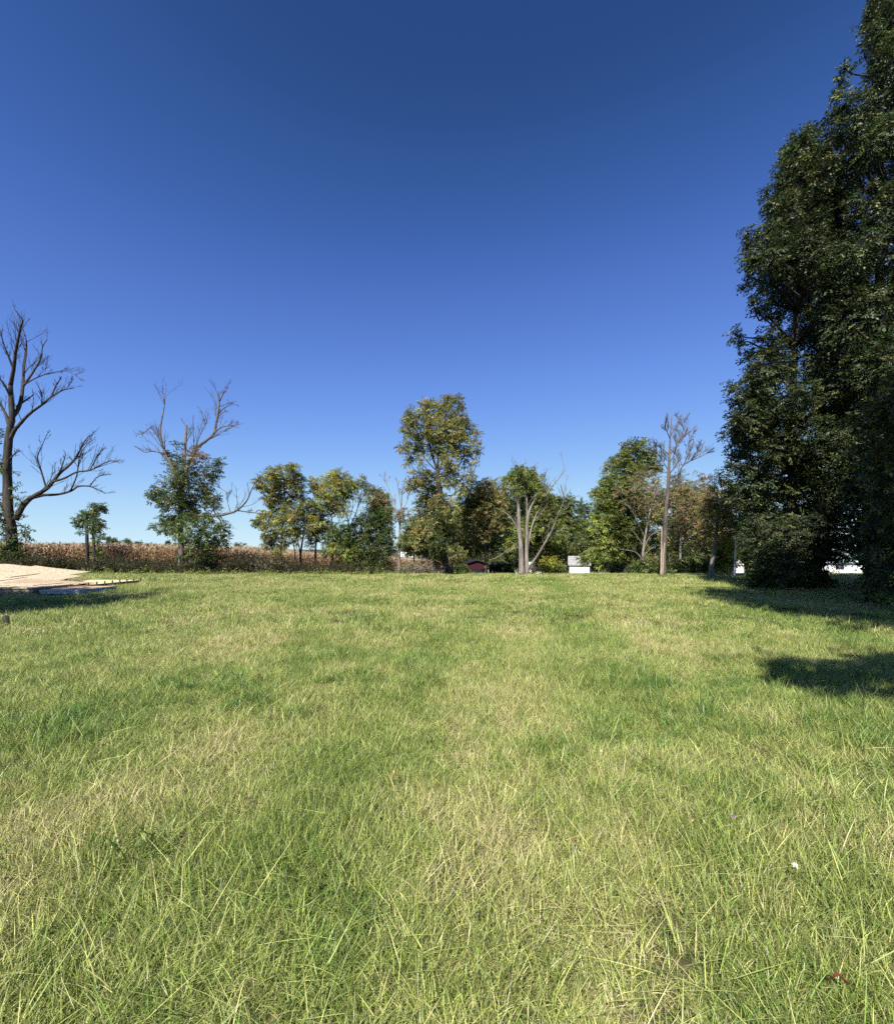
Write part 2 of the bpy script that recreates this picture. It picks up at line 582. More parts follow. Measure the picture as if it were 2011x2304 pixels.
def stray_stems(rng, n=14):
    mb = MB()
    base = np.column_stack([rng.uniform(-.35, .35, (n, 2)), rng.uniform(0.02, 0.07, n)])
    col = np.stack([rng.uniform(0.15, 0.8, n), rng.uniform(0.4, 1, n), rng.random(n)], 1)
    blades(mb, rng, base, rng.uniform(0.12, 0.30, n), rng.uniform(0.0016, 0.0036, n), rng.uniform(0.9, 1.55, n), rng.uniform(0, 6.28, n), 4, col, curl=0.15)
    return mb.mesh('stray_stem', M['grass'])


LUMBER = np.array([[-21.5, 15.4], [-12.75, 15.4], [-12.75, 17.0], [-14.2, 17.0], [-14.2, 21.1], [-21.5, 21.4]])


def inside(poly, x, y):
    r = np.zeros(len(x), bool)
    j = len(poly) - 1
    for i in range(len(poly)):
        xi, yi = poly[i]
        xj, yj = poly[j]
        c = ((yi > y) != (yj > y)) & (x < (xj - xi) * (y - yi) / (yj - yi + 1e-12) + xi)
        r ^= c
        j = i
    return r


def vnoise(x, y, s, seed=0):
    """smooth value noise in 0..1"""
    x = x / s + 100 + seed * 17.3
    y = y / s + 100 + seed * 9.1
    xi, yi = np.floor(x).astype(int), np.floor(y).astype(int)
    fx, fy = x - xi, y - yi
    fx, fy = fx * fx * (3 - 2 * fx), fy * fy * (3 - 2 * fy)

    def h(a, b):
        v = np.sin(a * 127.1 + b * 311.7 + seed * 74.7) * 43758.5453
        return v - np.floor(v)
    return (h(xi, yi) * (1 - fx) + h(xi + 1, yi) * fx) * (1 - fy) + (h(xi, yi + 1) * (1 - fx) + h(xi + 1, yi + 1) * fx) * fy


def build_grass():
    rng = np.random.default_rng(5)
    protos, near_i, mid_i, far_i, tuft_i, stem_i = [], [], [], [], [], []
    for _ in range(12):
        near_i.append(len(protos))
        protos.append(grass_patch(rng, 0.5, 1650, 0.04, 0.12, 0.0016, 0.0040, 4, 0.05))
    for _ in range(8):
        mid_i.append(len(protos))
        protos.append(grass_patch(rng, 0.9, 1500, 0.06, 0.13, 0.0035, 0.007, 3))
    for _ in range(6):
        far_i.append(len(protos))
        protos.append(grass_patch(rng, 1.7, 1500, 0.07, 0.14, 0.007, 0.014, 2, 0.03))
    for _ in range(8):
        tuft_i.append(len(protos))
        protos.append(tall_tuft(rng))
    for _ in range(6):
        stem_i.append(len(protos))
        protos.append(stray_stems(rng))
    pts, rot, tilt, scl, idx = [], [], [], [], []

    def put(x, y, ids, smin, smax, hvar=0.35, tl=0.1):
        keep = (y < lawn_edge(x)) & ~inside(LUMBER, x, y)
        x, y = x[keep], y[keep]
        n = len(x)
        pts.append(np.stack([x, y, terrain(x, y) - 0.004], 1))
        rot.append(rng.uniform(0, 6.283, n))
        tilt.append(rng.normal(0, tl, (n, 2)) * 0.3)
        s = rng.uniform(smin, smax, n)
        hz = s * (1 - hvar + 2 * hvar * vnoise(x, y, 0.9, 3))
        scl.append(np.stack([s, s, hz], 1))
        idx.append(rng.choice(ids, n))

    def grid(y0, y1, step, wide, ext=1.5):
        ys = np.arange(y0, y1, step)
        a, b = [], []
        for y in ys:
            xs = np.arange(-y * wide - ext, y * wide + ext, step)
            a.append(xs)
            b.append(np.full(len(xs), y))
        a, b = np.concatenate(a), np.concatenate(b)
        return a + rng.uniform(-.5, .5, len(a)) * step, b + rng.uniform(-.5, .5, len(b)) * step
    put(*grid(0.7, 8.5, 0.30, 1.12), near_i, 0.9, 1.2)
    put(*grid(8.2, 21, 0.62, 1.12), mid_i, 0.9, 1.2)
    put(*grid(20.5, 47, 1.15, 1.1), far_i, 0.9, 1.2)
    x, y = grid(47, 90, 2.2, 1.0)
    put(x, y, far_i, 1.3, 1.7)
    # coarse dark-green tufts gather in drifts
    n = 5200
    x = rng.uniform(-1, 1, n)
    y = 1.0 + 15 * rng.random(n) ** 1.5
    x = x * (y * 1.12 + 1)
    k = vnoise(x, y, 1.6, 8) * 0.65 + vnoise(x, y, 0.5, 4) * 0.35 > rng.uniform(0.42, 0.68, n)
    put(x[k], y[k], tuft_i, 0.6, 1.15, 0.2, 0.4)
    n = 520
    y = 1.0 + 9 * rng.random(n) ** 1.3
    x = rng.uniform(-1, 1, n) * (y * 1.12 + 1)
    put(x, y, stem_i, 0.7, 1.2, 0.2, 0.4)
    return scatter('lawn_grass', protos, np.vstack(pts), np.concatenate(rot), np.vstack(tilt), np.vstack(scl), np.concatenate(idx),
                   'uneven mown grass of the open lawn, green with straw-coloured patches', 'grass')


build_grass()


def leaf_quads(mb, rng, p, size, cols, up=0.6, aspect=0.55, droop=0.25):
    n = len(p)
    d = unit(rng.normal(0, 1, (n, 3)) * (1, 1, 0.55) - (0, 0, droop))
    nr = unit(rng.normal(0, 1, (n, 3)) + np.array([0, 0, up * 2.2]))
    s = unit(np.cross(d, nr))
    nn = np.cross(s, d)
    L = size[:, None]
    wv = L * aspect * rng.uniform(0.75, 1.2, (n, 1))
    fold = L * rng.uniform(-0.05, 0.16, (n, 1))
    V = np.stack([p, p + d * L * 0.45 + s * wv * 0.5 + nn * fold, p + d * L - nn * L * 0.08, p + d * L * 0.45 - s * wv * 0.5 + nn * fold], 1)
    k = np.arange(n)[:, None] * 4
    mb.add(V.reshape(-1, 3), k + np.arange(4)[None], c=np.repeat(cols, 4, 0))


def pick(rng, pal, n):
    wts = np.array([p[1] for p in pal], float)
    c = np.array([p[0] for p in pal])[rng.choice(len(pal), n, p=wts / wts.sum())]
    return np.clip(c * 1.8 * rng.uniform(0.72, 1.3, (n, 1)) * rng.uniform(0.92, 1.08, (n, 3)), 0, 1)


# ---- corn
def corn_plant(rng):
    mb = MB()
    h = rng.uniform(1.75, 2.1)
    tan = np.array([(0.25, 0.152, 0.083), (0.33, 0.215, 0.125), (0.15, 0.09, 0.047), (0.10, 0.064, 0.032)])
    bend = rng.normal(0, 0.05, 2)
    z = np.linspace(0, h * 0.9, 5)
    st = np.stack([bend[0] * z, bend[1] * z, z], 1)
    mb.tube(st, np.linspace(0.014, 0.007, 5), 3, c=(0.33, 0.25, 0.12), cap=False)
    for i in range(12):
        t = 0.1 + 0.86 * i / 11
        p0 = np.array([np.interp(t * h * .9, z, st[:, 0]), np.interp(t * h * .9, z, st[:, 1]), t * h * 0.9])
        az = (i % 2) * math.pi + rng.normal(0, 0.6)
        L = rng.uniform(0.4, 0.7)
        rise = rng.uniform(0.3, 1.1)
        m = 5
        s = np.linspace(0, 1, m)
        ang = rise - s * rng.uniform(1.6, 3.0)
        dx = np.cumsum(np.cos(ang)) * L / m
        dz = np.cumsum(np.sin(ang)) * L / m
        c = p0 + np.stack([dx * math.cos(az), dx * math.sin(az), dz], 1)
        c[:, 2] = np.maximum(c[:, 2], 0.02)
        tw = rng.uniform(-0.9, 0.9) + s * rng.uniform(-1, 1)
        sd = np.stack([-np.sin(az) * np.cos(tw), np.cos(az) * np.cos(tw), np.sin(tw)], 1)
        wd = 0.032 * np.array([0.7, 1, 0.9, 0.6, 0.1])
        V = np.stack([c - sd * wd[:, None], c + sd * wd[:, None]], 1).reshape(-1, 3)
        k = np.arange(m - 1)[:, None] * 2
        cc = tan[rng.integers(2, 4) if t < .5 else rng.integers(0, 3)] * rng.uniform(0.75, 1.2)      # lower leaves coloured darker brown, imitating shade from the plants above
        mb.add(V, k + np.array([[0, 1, 3, 2]]), c=cc)
    for i in range(6):
        az = rng.uniform(0, 6.28)
        top = st[-1]
        e = top + np.array([math.cos(az) * 0.09, math.sin(az) * 0.09, rng.uniform(0.16, 0.3)])
        mb.tube([top, (top + e) / 2 + (0, 0, .03), e], [0.006, 0.007, 0.003], 3, c=(0.60, 0.46, 0.30), cap=False)
    return mb.mesh('corn_plant', M['dry_leaf'])


def build_corn():
    rng = np.random.default_rng(21)
    protos = [corn_plant(rng) for _ in range(10)]
    x = np.arange(-66, -1.0, 0.17)
    xs, ys = [], []
    for r in range(46):
        xr = x + rng.uniform(-.05, .05, len(x)) + rng.uniform(0, .17)
        yr = field_edge(xr) + r * 0.62 * (1 if r < 14 else 1.3) - (0 if r < 14 else 2.6)
        k = np.abs(xr) < yr * 1.12 + 2
        xs.append(xr[k])
        ys.append(yr[k] + rng.normal(0, .05, k.sum()))
    x, y = np.concatenate(xs), np.concatenate(ys)
    n = len(x)
    s = rng.uniform(0.88, 1.08, n) * (1 + 0.05 * (vnoise(x, y, 3, 2) - .5)) * np.interp(x, [-34, -26], [1.05, 0.97])
    scatter('corn_field', protos, np.stack([x, y, terrain(x, y)], 1), rng.uniform(0, 6.28, n), rng.normal(0, .05, (n, 2)), np.stack([s, s, s], 1),
            rng.integers(0, 10, n), 'dry tan standing corn beyond the left edge of the lawn', 'corn')


build_corn()


def weed(rng, h, pal, nl, ls, spread=0.5):
    mb = MB()
    for i in range(5):
        az = rng.uniform(0, 6.28)
        e = np.array([math.cos(az) * spread * rng.uniform(.2, .9) * h, math.sin(az) * spread * rng.uniform(.2, .9) * h, h * rng.uniform(.6, 1)])
        pts = np.array([[0, 0, 0], e * .5 + rng.normal(0, .04, 3), e])
        mb.tube(pts, [0.008, 0.006, 0.003], 3, c=(0.10, 0.08, 0.045), cap=False)
        m = nl // 5
        t = rng.uniform(0.1, 1.05, m)
        p = np.stack([np.interp(t, [0, .5, 1], pts[:, j]) for j in range(3)], 1) + rng.normal(0, 0.07 * h, (m, 3))
        p[:, 2] = np.abs(p[:, 2])
        leaf_quads(mb, rng, p, rng.uniform(.6, 1.3, m) * ls, pick(rng, pal, m), up=0.35)
    return mb.mesh('weed_plant', M['leaf'])


SHADEWEED = [((0.017, 0.022, 0.009), 5), ((0.028, 0.032, 0.013), 3), ((0.045, 0.032, 0.018), 3), ((0.09, 0.062, 0.035), 0.6)]  # leaf colours darkened to imitate shade at the foot of the corn


def build_weeds():
    rng = np.random.default_rng(31)
    protos = [weed(rng, rng.uniform(0.8, 1.25), SHADEWEED, 110, 0.12) for _ in range(6)]
    protos += [weed(rng, rng.uniform(0.35, 0.6), [((0.09, 0.13, 0.03), 3), ((0.16, 0.19, 0.05), 2), ((0.2, 0.16, 0.08), 1)], 60, 0.09) for _ in range(3)]
    n = 2600
    x = rng.uniform(-36, -2, n)
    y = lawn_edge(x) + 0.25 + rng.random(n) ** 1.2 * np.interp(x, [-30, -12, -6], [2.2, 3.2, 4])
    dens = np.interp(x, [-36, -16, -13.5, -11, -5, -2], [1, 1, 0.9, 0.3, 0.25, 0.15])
    k = rng.random(n) < dens
    x, y = x[k], y[k]
    n = len(x)
    s = rng.uniform(0.55, 1.0, n) * (0.55 + 0.75 * vnoise(x, y, 1.6, 6))
    idx = rng.integers(0, 6, n)
    # a fringe of low lighter weeds where the mower stops
    m = 420
    x2 = rng.uniform(-34, -1, m)
    y2 = lawn_edge(x2) + rng.uniform(-.5, .6, m)
    s2 = rng.uniform(.3, 1.05, m)
    x, y, s, idx = np.concatenate([x, x2]), np.concatenate([y, y2]), np.concatenate([s, s2]), np.concatenate([idx, rng.integers(6, 9, m)])
    n = len(x)
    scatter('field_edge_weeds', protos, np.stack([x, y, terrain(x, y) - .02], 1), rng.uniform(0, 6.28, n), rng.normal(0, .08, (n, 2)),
            np.stack([s, s, s], 1), idx, 'tangled weeds, coloured dark as in shade, along the foot of the corn', 'weeds')


build_weeds()

# ------------------------------------------------------------------ trees
GREEN = [((0.058, 0.078, 0.021), 4), ((0.088, 0.105, 0.032), 3), ((0.125, 0.13, 0.042), 1.3)]
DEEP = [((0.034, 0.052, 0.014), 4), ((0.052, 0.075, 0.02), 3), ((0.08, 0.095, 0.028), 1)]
OLIVE = [((0.095, 0.105, 0.032), 4), ((0.13, 0.13, 0.042), 3), ((0.17, 0.15, 0.055), 1.5), ((0.15, 0.095, 0.045), 1)]
YELLOW = [((0.17, 0.19, 0.035), 3), ((0.24, 0.22, 0.045), 2), ((0.11, 0.14, 0.03), 2)]
LIME = [((0.125, 0.15, 0.034), 3), ((0.175, 0.19, 0.045), 2), ((0.08, 0.105, 0.027), 2)]
BROWN = [((0.12, 0.085, 0.045), 3), ((0.16, 0.115, 0.06), 2), ((0.10, 0.095, 0.04), 2.5)]
RUST = [((0.13, 0.085, 0.045), 3), ((0.11, 0.08, 0.042), 2), ((0.11, 0.105, 0.045), 2)]


def smooth_line(pts, k=3):
    """Catmull-Rom resample of a polyline"""
    pts = np.asarray(pts, float)
    if len(pts) < 3:
        t = np.linspace(0, 1, k + 1)[:, None]
        return pts[0] * (1 - t) + pts[-1] * t
    p = np.vstack([2 * pts[0] - pts[1], pts, 2 * pts[-1] - pts[-2]])
    out = []
    for i in range(1, len(p) - 2):
        for t in np.linspace(0, 1, k, endpoint=False):
            a, b, c, d = p[i - 1], p[i], p[i + 1], p[i + 2]
            out.append(0.5 * ((2 * b) + (-a + c) * t + (2 * a - 5 * b + 4 * c - d) * t * t + (-a + 3 * b - 3 * c + d) * t ** 3))
    out.append(pts[-1])
    return np.array(out)


def ramify(rng, pts, rads, depth, n, lr, out, up=0.25, ang=(0.35, 0.85), tmin=0.25, rmin=0.008):
    pts = np.asarray(pts)
    sl = np.linalg.norm(np.diff(pts, axis=0), axis=1)
    L = sl.sum()
    s = np.concatenate([[0], np.cumsum(sl)]) / max(L, 1e-6)
    for _ in range(n):
        t = rng.uniform(tmin, 1.0)
        p = np.array([np.interp(t, s, pts[:, j]) for j in range(3)])
        r = np.interp(t, s, rads)
        j = min(int(np.searchsorted(s, t)), len(pts) - 1)
        tan = unit(pts[j] - pts[max(j - 1, 0)])
        pr = unit(np.cross(tan, rng.normal(0, 1, 3)))
        a = rng.uniform(*ang)
        d = unit(tan * math.cos(a) + pr * math.sin(a) + np.array([0, 0, up]))
        l = L * min(lr, .62) * rng.uniform(0.5, 1.15) * (1.2 - 0.6 * t)
        m = min(4, depth + 1)
        q = [p]
        for i in range(m):
            d = unit(d + rng.normal(0, 0.11, 3) + np.array([0, 0, up * 0.10]))
            q.append(q[-1] + d * l / m)
        q = np.array(q)
        r0 = max(min(r * 0.5, l * 0.013 + 0.003), rmin)
        rr = np.linspace(r0, max(r0 * 0.35, rmin * 0.7), m + 1)
        out.append((q, rr))
        if depth > 1:
            ramify(rng, q, rr, depth - 1, max(2, int(n * 0.6)), lr * 1.2, out, up, ang, 0.2, rmin)


MORE = 3.4
PER = 24


def spray_mesh(rng, mat):
    """a leafy shoot about four leaf lengths long, growing along +x, one unit = one leaf length"""
    mb = MB()
    n = PER
    t = np.sort(rng.uniform(0.05, 1, n))
    sd = np.where(np.arange(n) % 2 == 0, 1, -1)
    off = rng.uniform(0, 1.1, n) * (0.35 + 0.65 * np.sin(t * 3.0))
    base = np.stack([t * 3.8 + rng.normal(0, .1, n), sd * off, -0.55 * t * t + rng.normal(0, .22, n)], 1)
    d = unit(np.stack([0.75 + 0 * t, sd * rng.uniform(.15, 1.1, n), rng.normal(-.28, .32, n)], 1))
    nr = unit(np.array([0, 0, 1.0]) + rng.normal(0, .5, (n, 3)))
    s_ = unit(np.cross(d, nr))
    nn = np.cross(s_, d)
    L = rng.uniform(.7, 1.2, (n, 1))
    wv = L * rng.uniform(.42, .66, (n, 1))
    fo = L * rng.uniform(-.04, .16, (n, 1))
    V = np.stack([base, base + d * L * .42 + s_ * wv * .5 + nn * fo, base + d * L - nn * L * .1, base + d * L * .42 - s_ * wv * .5 + nn * fo], 1)
    c = rng.uniform(.68, 1.35, (n, 1)) * rng.uniform(.93, 1.07, (n, 3))
    k = np.arange(n)[:, None] * 4
    mb.add(V.reshape(-1, 3), k + np.arange(4)[None], c=np.repeat(c, 4, 0))
    return mb.mesh('leaf_spray', mat)


_r = np.random.default_rng(99)
SPRAYS = {k: plant_collection('leaf_sprays_' + k, [spray_mesh(_r, M[v]) for _ in range(9)]) for k, v in (('leaf', 'spray'), ('leaf_gloss', 'spray_gloss'))}


def crown_fill(rng, crown, twigs, lobes, n_leaves, leaf, up=0.6, aspect=0.55, clump=0.3, flat=0.8, twig_r=0.012, shell=0.45, loose=0.3):
    """lobes: (centre, radius, weight, palette) -> leafy shoots growing outward through each lobe; collected in the list crown"""
    leaf = leaf * 0.72
    n_sp = n_leaves * MORE / PER
    wt = np.array([l[1] ** 2 * l[2] for l in lobes])
    wt = wt / wt.sum()
    for (c, r, wgt, pal), f in zip(lobes, wt):
        ns = int(n_sp * f + rng.random())
        if ns < 1:
            continue
        out = unit(rng.normal(0, 1, (ns, 3)))
        rad = r * (shell + (1.08 - shell) * rng.random(ns) ** 0.6)
        lo = rng.random(ns) < loose
        rad = np.where(lo, r * rng.uniform(0.9, 1.3, ns), rad)
        d = unit(out * (1, 1, .6) + rng.normal(0, .45, (ns, 3)) * (1, 1, .6) - (0, 0, .12))
        p = c + out * rad[:, None] - d * (leaf * 2.6)
        rot = np.stack([rng.normal(0, .5, ns), -np.arcsin(np.clip(d[:, 2], -1, 1)), np.arctan2(d[:, 1], d[:, 0])], 1)
        tint = pick(rng, pal, ns) * rng.uniform(.82, 1.2) * rng.uniform(.95, 1.05, 3)
        sc = leaf * rng.uniform(.75, 1.2, ns)
        crown.append((p, rot, np.repeat(sc[:, None], 3, 1), rng.integers(0, 9, ns), tint))
        for q in p[:: max(1, ns // 9)]:
            mid = c * 0.5 + q * 0.5 + rng.normal(0, r * 0.1, 3)
            twigs.append((np.array([c, mid, q]), np.array([twig_r * 1.8, twig_r * 1.3, twig_r * 0.8])))


def build_crown(name, crown, kind, root):
    o = scatter_points(name, SPRAYS[kind], *[np.concatenate([c[i] for c in crown]) for i in range(5)])
    o.parent = root
    o.location = -root.location
    o['kind'] = 'stuff'
    return o


def make_tree(name, label, cat, Y, cr, trunks, limbs=(), lobes=(), pal=GREEN, n_leaves=4000, leaf=0.13, bark='bark_dark', group=None, seed=0, deadn=0, dead_depth=2,
              dead_lr=0.35, depth_k=0.6, leafmat='leaf', limb_join=True, up=0.35, twig_r=0.012, rmin=0.008, shell=0.45, clump=0.3, dead_up=0.25, aspect=0.55, crown_name='crown', depth_off=0.0, grow=1.1):
    """a tree from outlines measured in the photograph, given its own distance Y and a crown as deep as it is wide"""
    rng = np.random.default_rng(1000 + seed)
    s = cr(1, 0)[0] - cr(0, 0)[0]
    if trunks:
        bx = cr(*trunks[0][0][0])[0]
    else:
        bx = cr(lobes[0][0], 0)[0]
    X0 = (bx - CX) / F * Y
    base = np.array([X0, Y, float(terrain(X0, Y))])
    root = thing(name, label, cat, base, group)
    skel = []
    for i, (pp, w0, w1) in enumerate(trunks):
        dy = 0 if i == 0 else rng.uniform(-.4, .4)
        dd = np.cumsum(rng.normal(0, 0.12, len(pp)))
        dd -= dd[0]
        q = np.array([P(*cr(*p), Y + dy + e) for p, e in zip(pp, dd)])
        q[0, 2] = float(terrain(q[0, 0], q[0, 1])) - 0.15
        q = smooth_line(q, 4)
        r = np.linspace(w0, w1, len(q)) * s * Y / F / 2
        fl = np.exp(-(q[:, 2] - q[0, 2]) / 0.35)
        r = r * (1 + 0.45 * fl)
        MB().tube(q, r, 9, rough=0.07).build('trunk', M[bark], root, True)
        skel.append((q, r))
    br, bare = MB(), []
    nb = 0
    for (pp, w0, w1) in limbs:
        dy = 0
        if skel:
            allp = np.vstack([q for q, _ in skel])
            sx, sy = cr(*pp[0])
            j = int(np.argmin(np.hypot(allp[:, 0] / allp[:, 1] * F + CX - sx, HY - (allp[:, 2] - EYE) / allp[:, 1] * F - sy)))   # the wood it grows from
            dy = allp[j, 1] - Y
        sl = rng.uniform(-0.45, 0.45)
        ln = np.cumsum([0] + [math.dist(a, b) for a, b in zip(pp[:-1], pp[1:])]) * s * Y / F
        q = np.array([P(*cr(*p), Y + dy + sl * l) for p, l in zip(pp, ln)])
        q = smooth_line(q, 4)
        r = np.maximum(np.linspace(w0, w1, len(q)) * s * Y / F / 2, rmin)
        br.tube(q, r, 6, rough=0.08)
        nb += 1
        skel.append((q, r))
    if deadn:
        tot = [x for x in skel[len(trunks):]] or skel
        for q, r in tot:
            ramify(rng, q, r, dead_depth, deadn, dead_lr, bare, up=dead_up, rmin=rmin)
    L3 = []
    if lobes:
        xs = [cr(l[0], l[1])[0] for l in lobes]
        half = (max(xs) - min(xs)) / 2 * Y / F + lobes[0][2] * s * Y / F
        xc = (max(xs) + min(xs)) / 2
        for l in lobes:
            x, y, r = l[:3]
            wg = l[3] if len(l) > 3 else 1.0
            pl = l[4] if len(l) > 4 else pal
            px, py = cr(x, y)
            e = abs(px - xc) * Y / F / max(half, 0.1)
            dy = rng.uniform(-1, 1) * depth_k * half * math.sqrt(max(0.08, 1 - e * e))
            dy += depth_off * half
            c = P(px, py, Y + dy)
            L3.append((c, r * grow * s * (Y + dy) / F, wg, pl))
        cw, twigs = [], []
        crown_fill(rng, cw, twigs, L3, n_leaves, leaf, up, aspect, clump=clump, twig_r=twig_r, shell=shell)
        if skel and limb_join:
            allp = np.vstack([q for q, _ in skel])
            allr = np.concatenate([r for _, r in skel])
            for (c, r, wg, pl) in L3:
                d = np.linalg.norm(allp - c, axis=1) + np.maximum(0, allp[:, 2] - c[2] + 0.4 * r) * 2.5
                j = int(np.argmin(d))
                if d[j] > 0.15:
                    m1 = allp[j] * 0.6 + c * 0.4 + rng.normal(0, 0.07, 3) * d[j]
                    m2 = allp[j] * 0.25 + c * 0.75 + rng.normal(0, 0.06, 3) * d[j]
                    r0 = max(min(allr[j] * 0.55, 0.02 + 0.03 * r + 0.012 * d[j]), twig_r * 1.5)
                    br.tube(smooth_line([allp[j], m1, m2, c], 3), np.linspace(r0, twig_r * 1.6, 10), 5)
                    nb += 1
        for q, r in twigs:
            br.tube(q, r, 3, cap=False)
            nb += 1
        build_crown(crown_name, cw, leafmat, root)
    for q, r in bare:
        br.tube(q, r, 3, cap=False)
        nb += 1
    if nb:
        br.build('branches', M[bark], root, True)
    return root


# ---- the left field edge
BIG = make_tree(
    'dead_tree', 'tallest bare dead tree at the left edge, one long low limb over the corn', 'tree', 31, C1,
    [([(78, 1700), (72, 1450), (52, 1300), (46, 1150), (46, 1000), (52, 870), (62, 790), (75, 720), (70, 620), (65, 520)], 60, 24)],
    [([(65, 520), (85, 420), (95, 330), (110, 250), (130, 150), (140, 110), (90, 40)], 22, 4),
     ([(75, 720), (120, 650), (140, 550), (145, 470), (150, 400), (165, 300), (160, 220), (130, 130)], 24, 4),
     ([(140, 530), (190, 460), (240, 380), (260, 330), (265, 280), (295, 230)], 14, 4),
     ([(62, 860), (90, 800), (120, 765), (180, 700), (260, 640), (320, 590), (390, 550), (460, 535)], 24, 4),
     ([(320, 590), (350, 520), (380, 475)], 10, 4), ([(260, 635), (260, 570), (230, 510)], 8, 3),
     ([(150, 515), (230, 470), (320, 440), (420, 430), (490, 470)], 9, 2),
     ([(60, 780), (35, 700), (5, 640), (-30, 560), (-60, 470)], 20, 6),
     ([(70, 600), (30, 520), (0, 480), (-40, 430)], 14, 5), ([(85, 420), (50, 330), (20, 250), (0, 170)], 12, 4),
     ([(46, 990), (100, 940), (125, 930)], 10, 5), ([(100, 650), (150, 620), (210, 575)], 12, 6),
     ([(95, 1360), (150, 1262), (210, 1212), (290, 1165), (330, 1120), (380, 1060), (430, 1020), (480, 960), (520, 880), (560, 830)], 34, 5),
     ([(330, 1120), (400, 1100), (480, 1060), (560, 1050), (640, 1010), (700, 990), (750, 1005)], 15, 3),
     ([(200, 1222), (270, 1205), (360, 1200), (440, 1180), (490, 1150), (560, 1150), (620, 1175), (660, 1195)], 20, 4),
     ([(290, 1165), (265, 1080), (240, 1000), (235, 960), (260, 900), (290, 830)], 11, 3),
     ([(350, 1095), (385, 1030), (410, 950)], 10, 4), ([(440, 1180), (480, 1080), (500, 950), (560, 870)], 9, 3),
     ([(560, 1050), (610, 960), (660, 900)], 7, 3), ([(560, 1150), (610, 1090), (690, 1075)], 7, 3)],
    [(-30, 820, 45, .5), (5, 1010, 40, .7), (25, 1040, 25, .8, LIME), (95, 1060, 20, .3), (-20, 1250, 50, .6), (15, 1330, 45), (110, 1230, 40, .35), (60, 1500, 55), (150, 1440, 45, .4), (10, 1400, 45),
     (80, 1600, 55), (40, 1560, 50), (110, 1330, 30, .5), (150, 1460, 40, .3), (70, 1680, 60), (100, 1150, 25, .3)],
    pal=DEEP, n_leaves=3600, leaf=0.15, deadn=13, dead_depth=2, dead_lr=0.32, seed=1, depth_k=0.25, dead_up=0.35, rmin=0.0085, crown_name='ivy')

make_tree(
    'ivy_stub_tree', 'short ivy-covered double stub standing alone before the corn', 'tree', 31.2, C1,
    [([(545, 1640), (542, 1450), (535, 1330)], 20, 16), ([(592, 1640), (582, 1450), (578, 1340), (602, 1275)], 18, 8)], [],
    [(505, 1375, 38), (540, 1335, 42), (575, 1330, 35), (605, 1290, 40), (645, 1275, 22, .6), (665, 1300, 14, .4), (590, 1400, 50), (620, 1380, 36, .5), (615, 1480, 40, .7), (600, 1550, 40, .6), (505, 1440, 20, .3), (650, 1400, 26, .3), (620, 1600, 36, .6)],
    pal=DEEP, n_leaves=3000, leaf=0.14, seed=2, depth_k=.5, grow=.95, depth_off=.25)

make_tree(
    'ivy_covered_tree', 'half-dead tree wrapped in green ivy, bare limbs rising from its top', 'tree', 30.6, C1,
    [([(1135, 1690), (1130, 1450), (1125, 1250), (1112, 1120)], 36, 24)],
    [([(1114, 1150), (1080, 1040), (1030, 940), (1010, 880), (1000, 800), (1010, 730), (1025, 650), (1030, 570)], 22, 4),
     ([(1010, 870), (960, 800), (930, 770)], 12, 4), ([(1030, 950), (960, 930), (900, 935), (850, 900)], 9, 3), ([(940, 780), (890, 820), (840, 830)], 6, 2),
     ([(1125, 1150), (1145, 1050), (1155, 900), (1165, 765)], 26, 14),
     ([(1130, 1160), (1180, 1000), (1230, 910), (1280, 870), (1335, 820), (1350, 750), (1365, 660), (1370, 600), (1360, 550)], 26, 5),
     ([(1335, 820), (1380, 780), (1440, 770), (1490, 765)], 10, 3), ([(1355, 720), (1390, 690), (1420, 680)], 8, 3), ([(1370, 620), (1400, 560), (1420, 530)], 8, 3), ([(1368, 650), (1430, 630), (1480, 640)], 6, 2),
     ([(1220, 930), (1240, 850), (1290, 740), (1260, 680)], 7, 2),
     ([(1140, 1330), (1350, 1332), (1420, 1320), (1480, 1300), (1540, 1240), (1570, 1170), (1610, 1100)], 18, 4), ([(1480, 1300), (1560, 1312), (1640, 1320)], 8, 3),
     ([(1440, 1316), (1420, 1230), (1450, 1160)], 5, 2)],
    [(1050, 1190, 95), (980, 1200, 55), (1180, 1170, 120), (1150, 1060, 90), (1070, 980, 55, .8), (1230, 960, 60, 1, RUST), (1330, 1050, 62), (1355, 1010, 40), (1290, 1130, 60, .8, OLIVE), (1110, 1300, 105), (1250, 1280, 110), (1330, 1230, 60, .7),
     (1010, 1390, 60), (1060, 1400, 60, .7), (1200, 1430, 110), (1330, 1440, 95), (1380, 1490, 55), (1230, 1560, 100), (1310, 1600, 80), (1110, 890, 35, .35), (1170, 1620, 60), (1380, 1390, 45, .7)],
    pal=[((0.035, 0.052, 0.015), 4), ((0.058, 0.078, 0.021), 3), ((0.11, 0.12, 0.036), 0.8)], n_leaves=15000, leaf=0.15, deadn=12, dead_depth=2, dead_lr=0.33, seed=3, bark='bark_mid', depth_k=.5, depth_off=-.22, grow=.95)

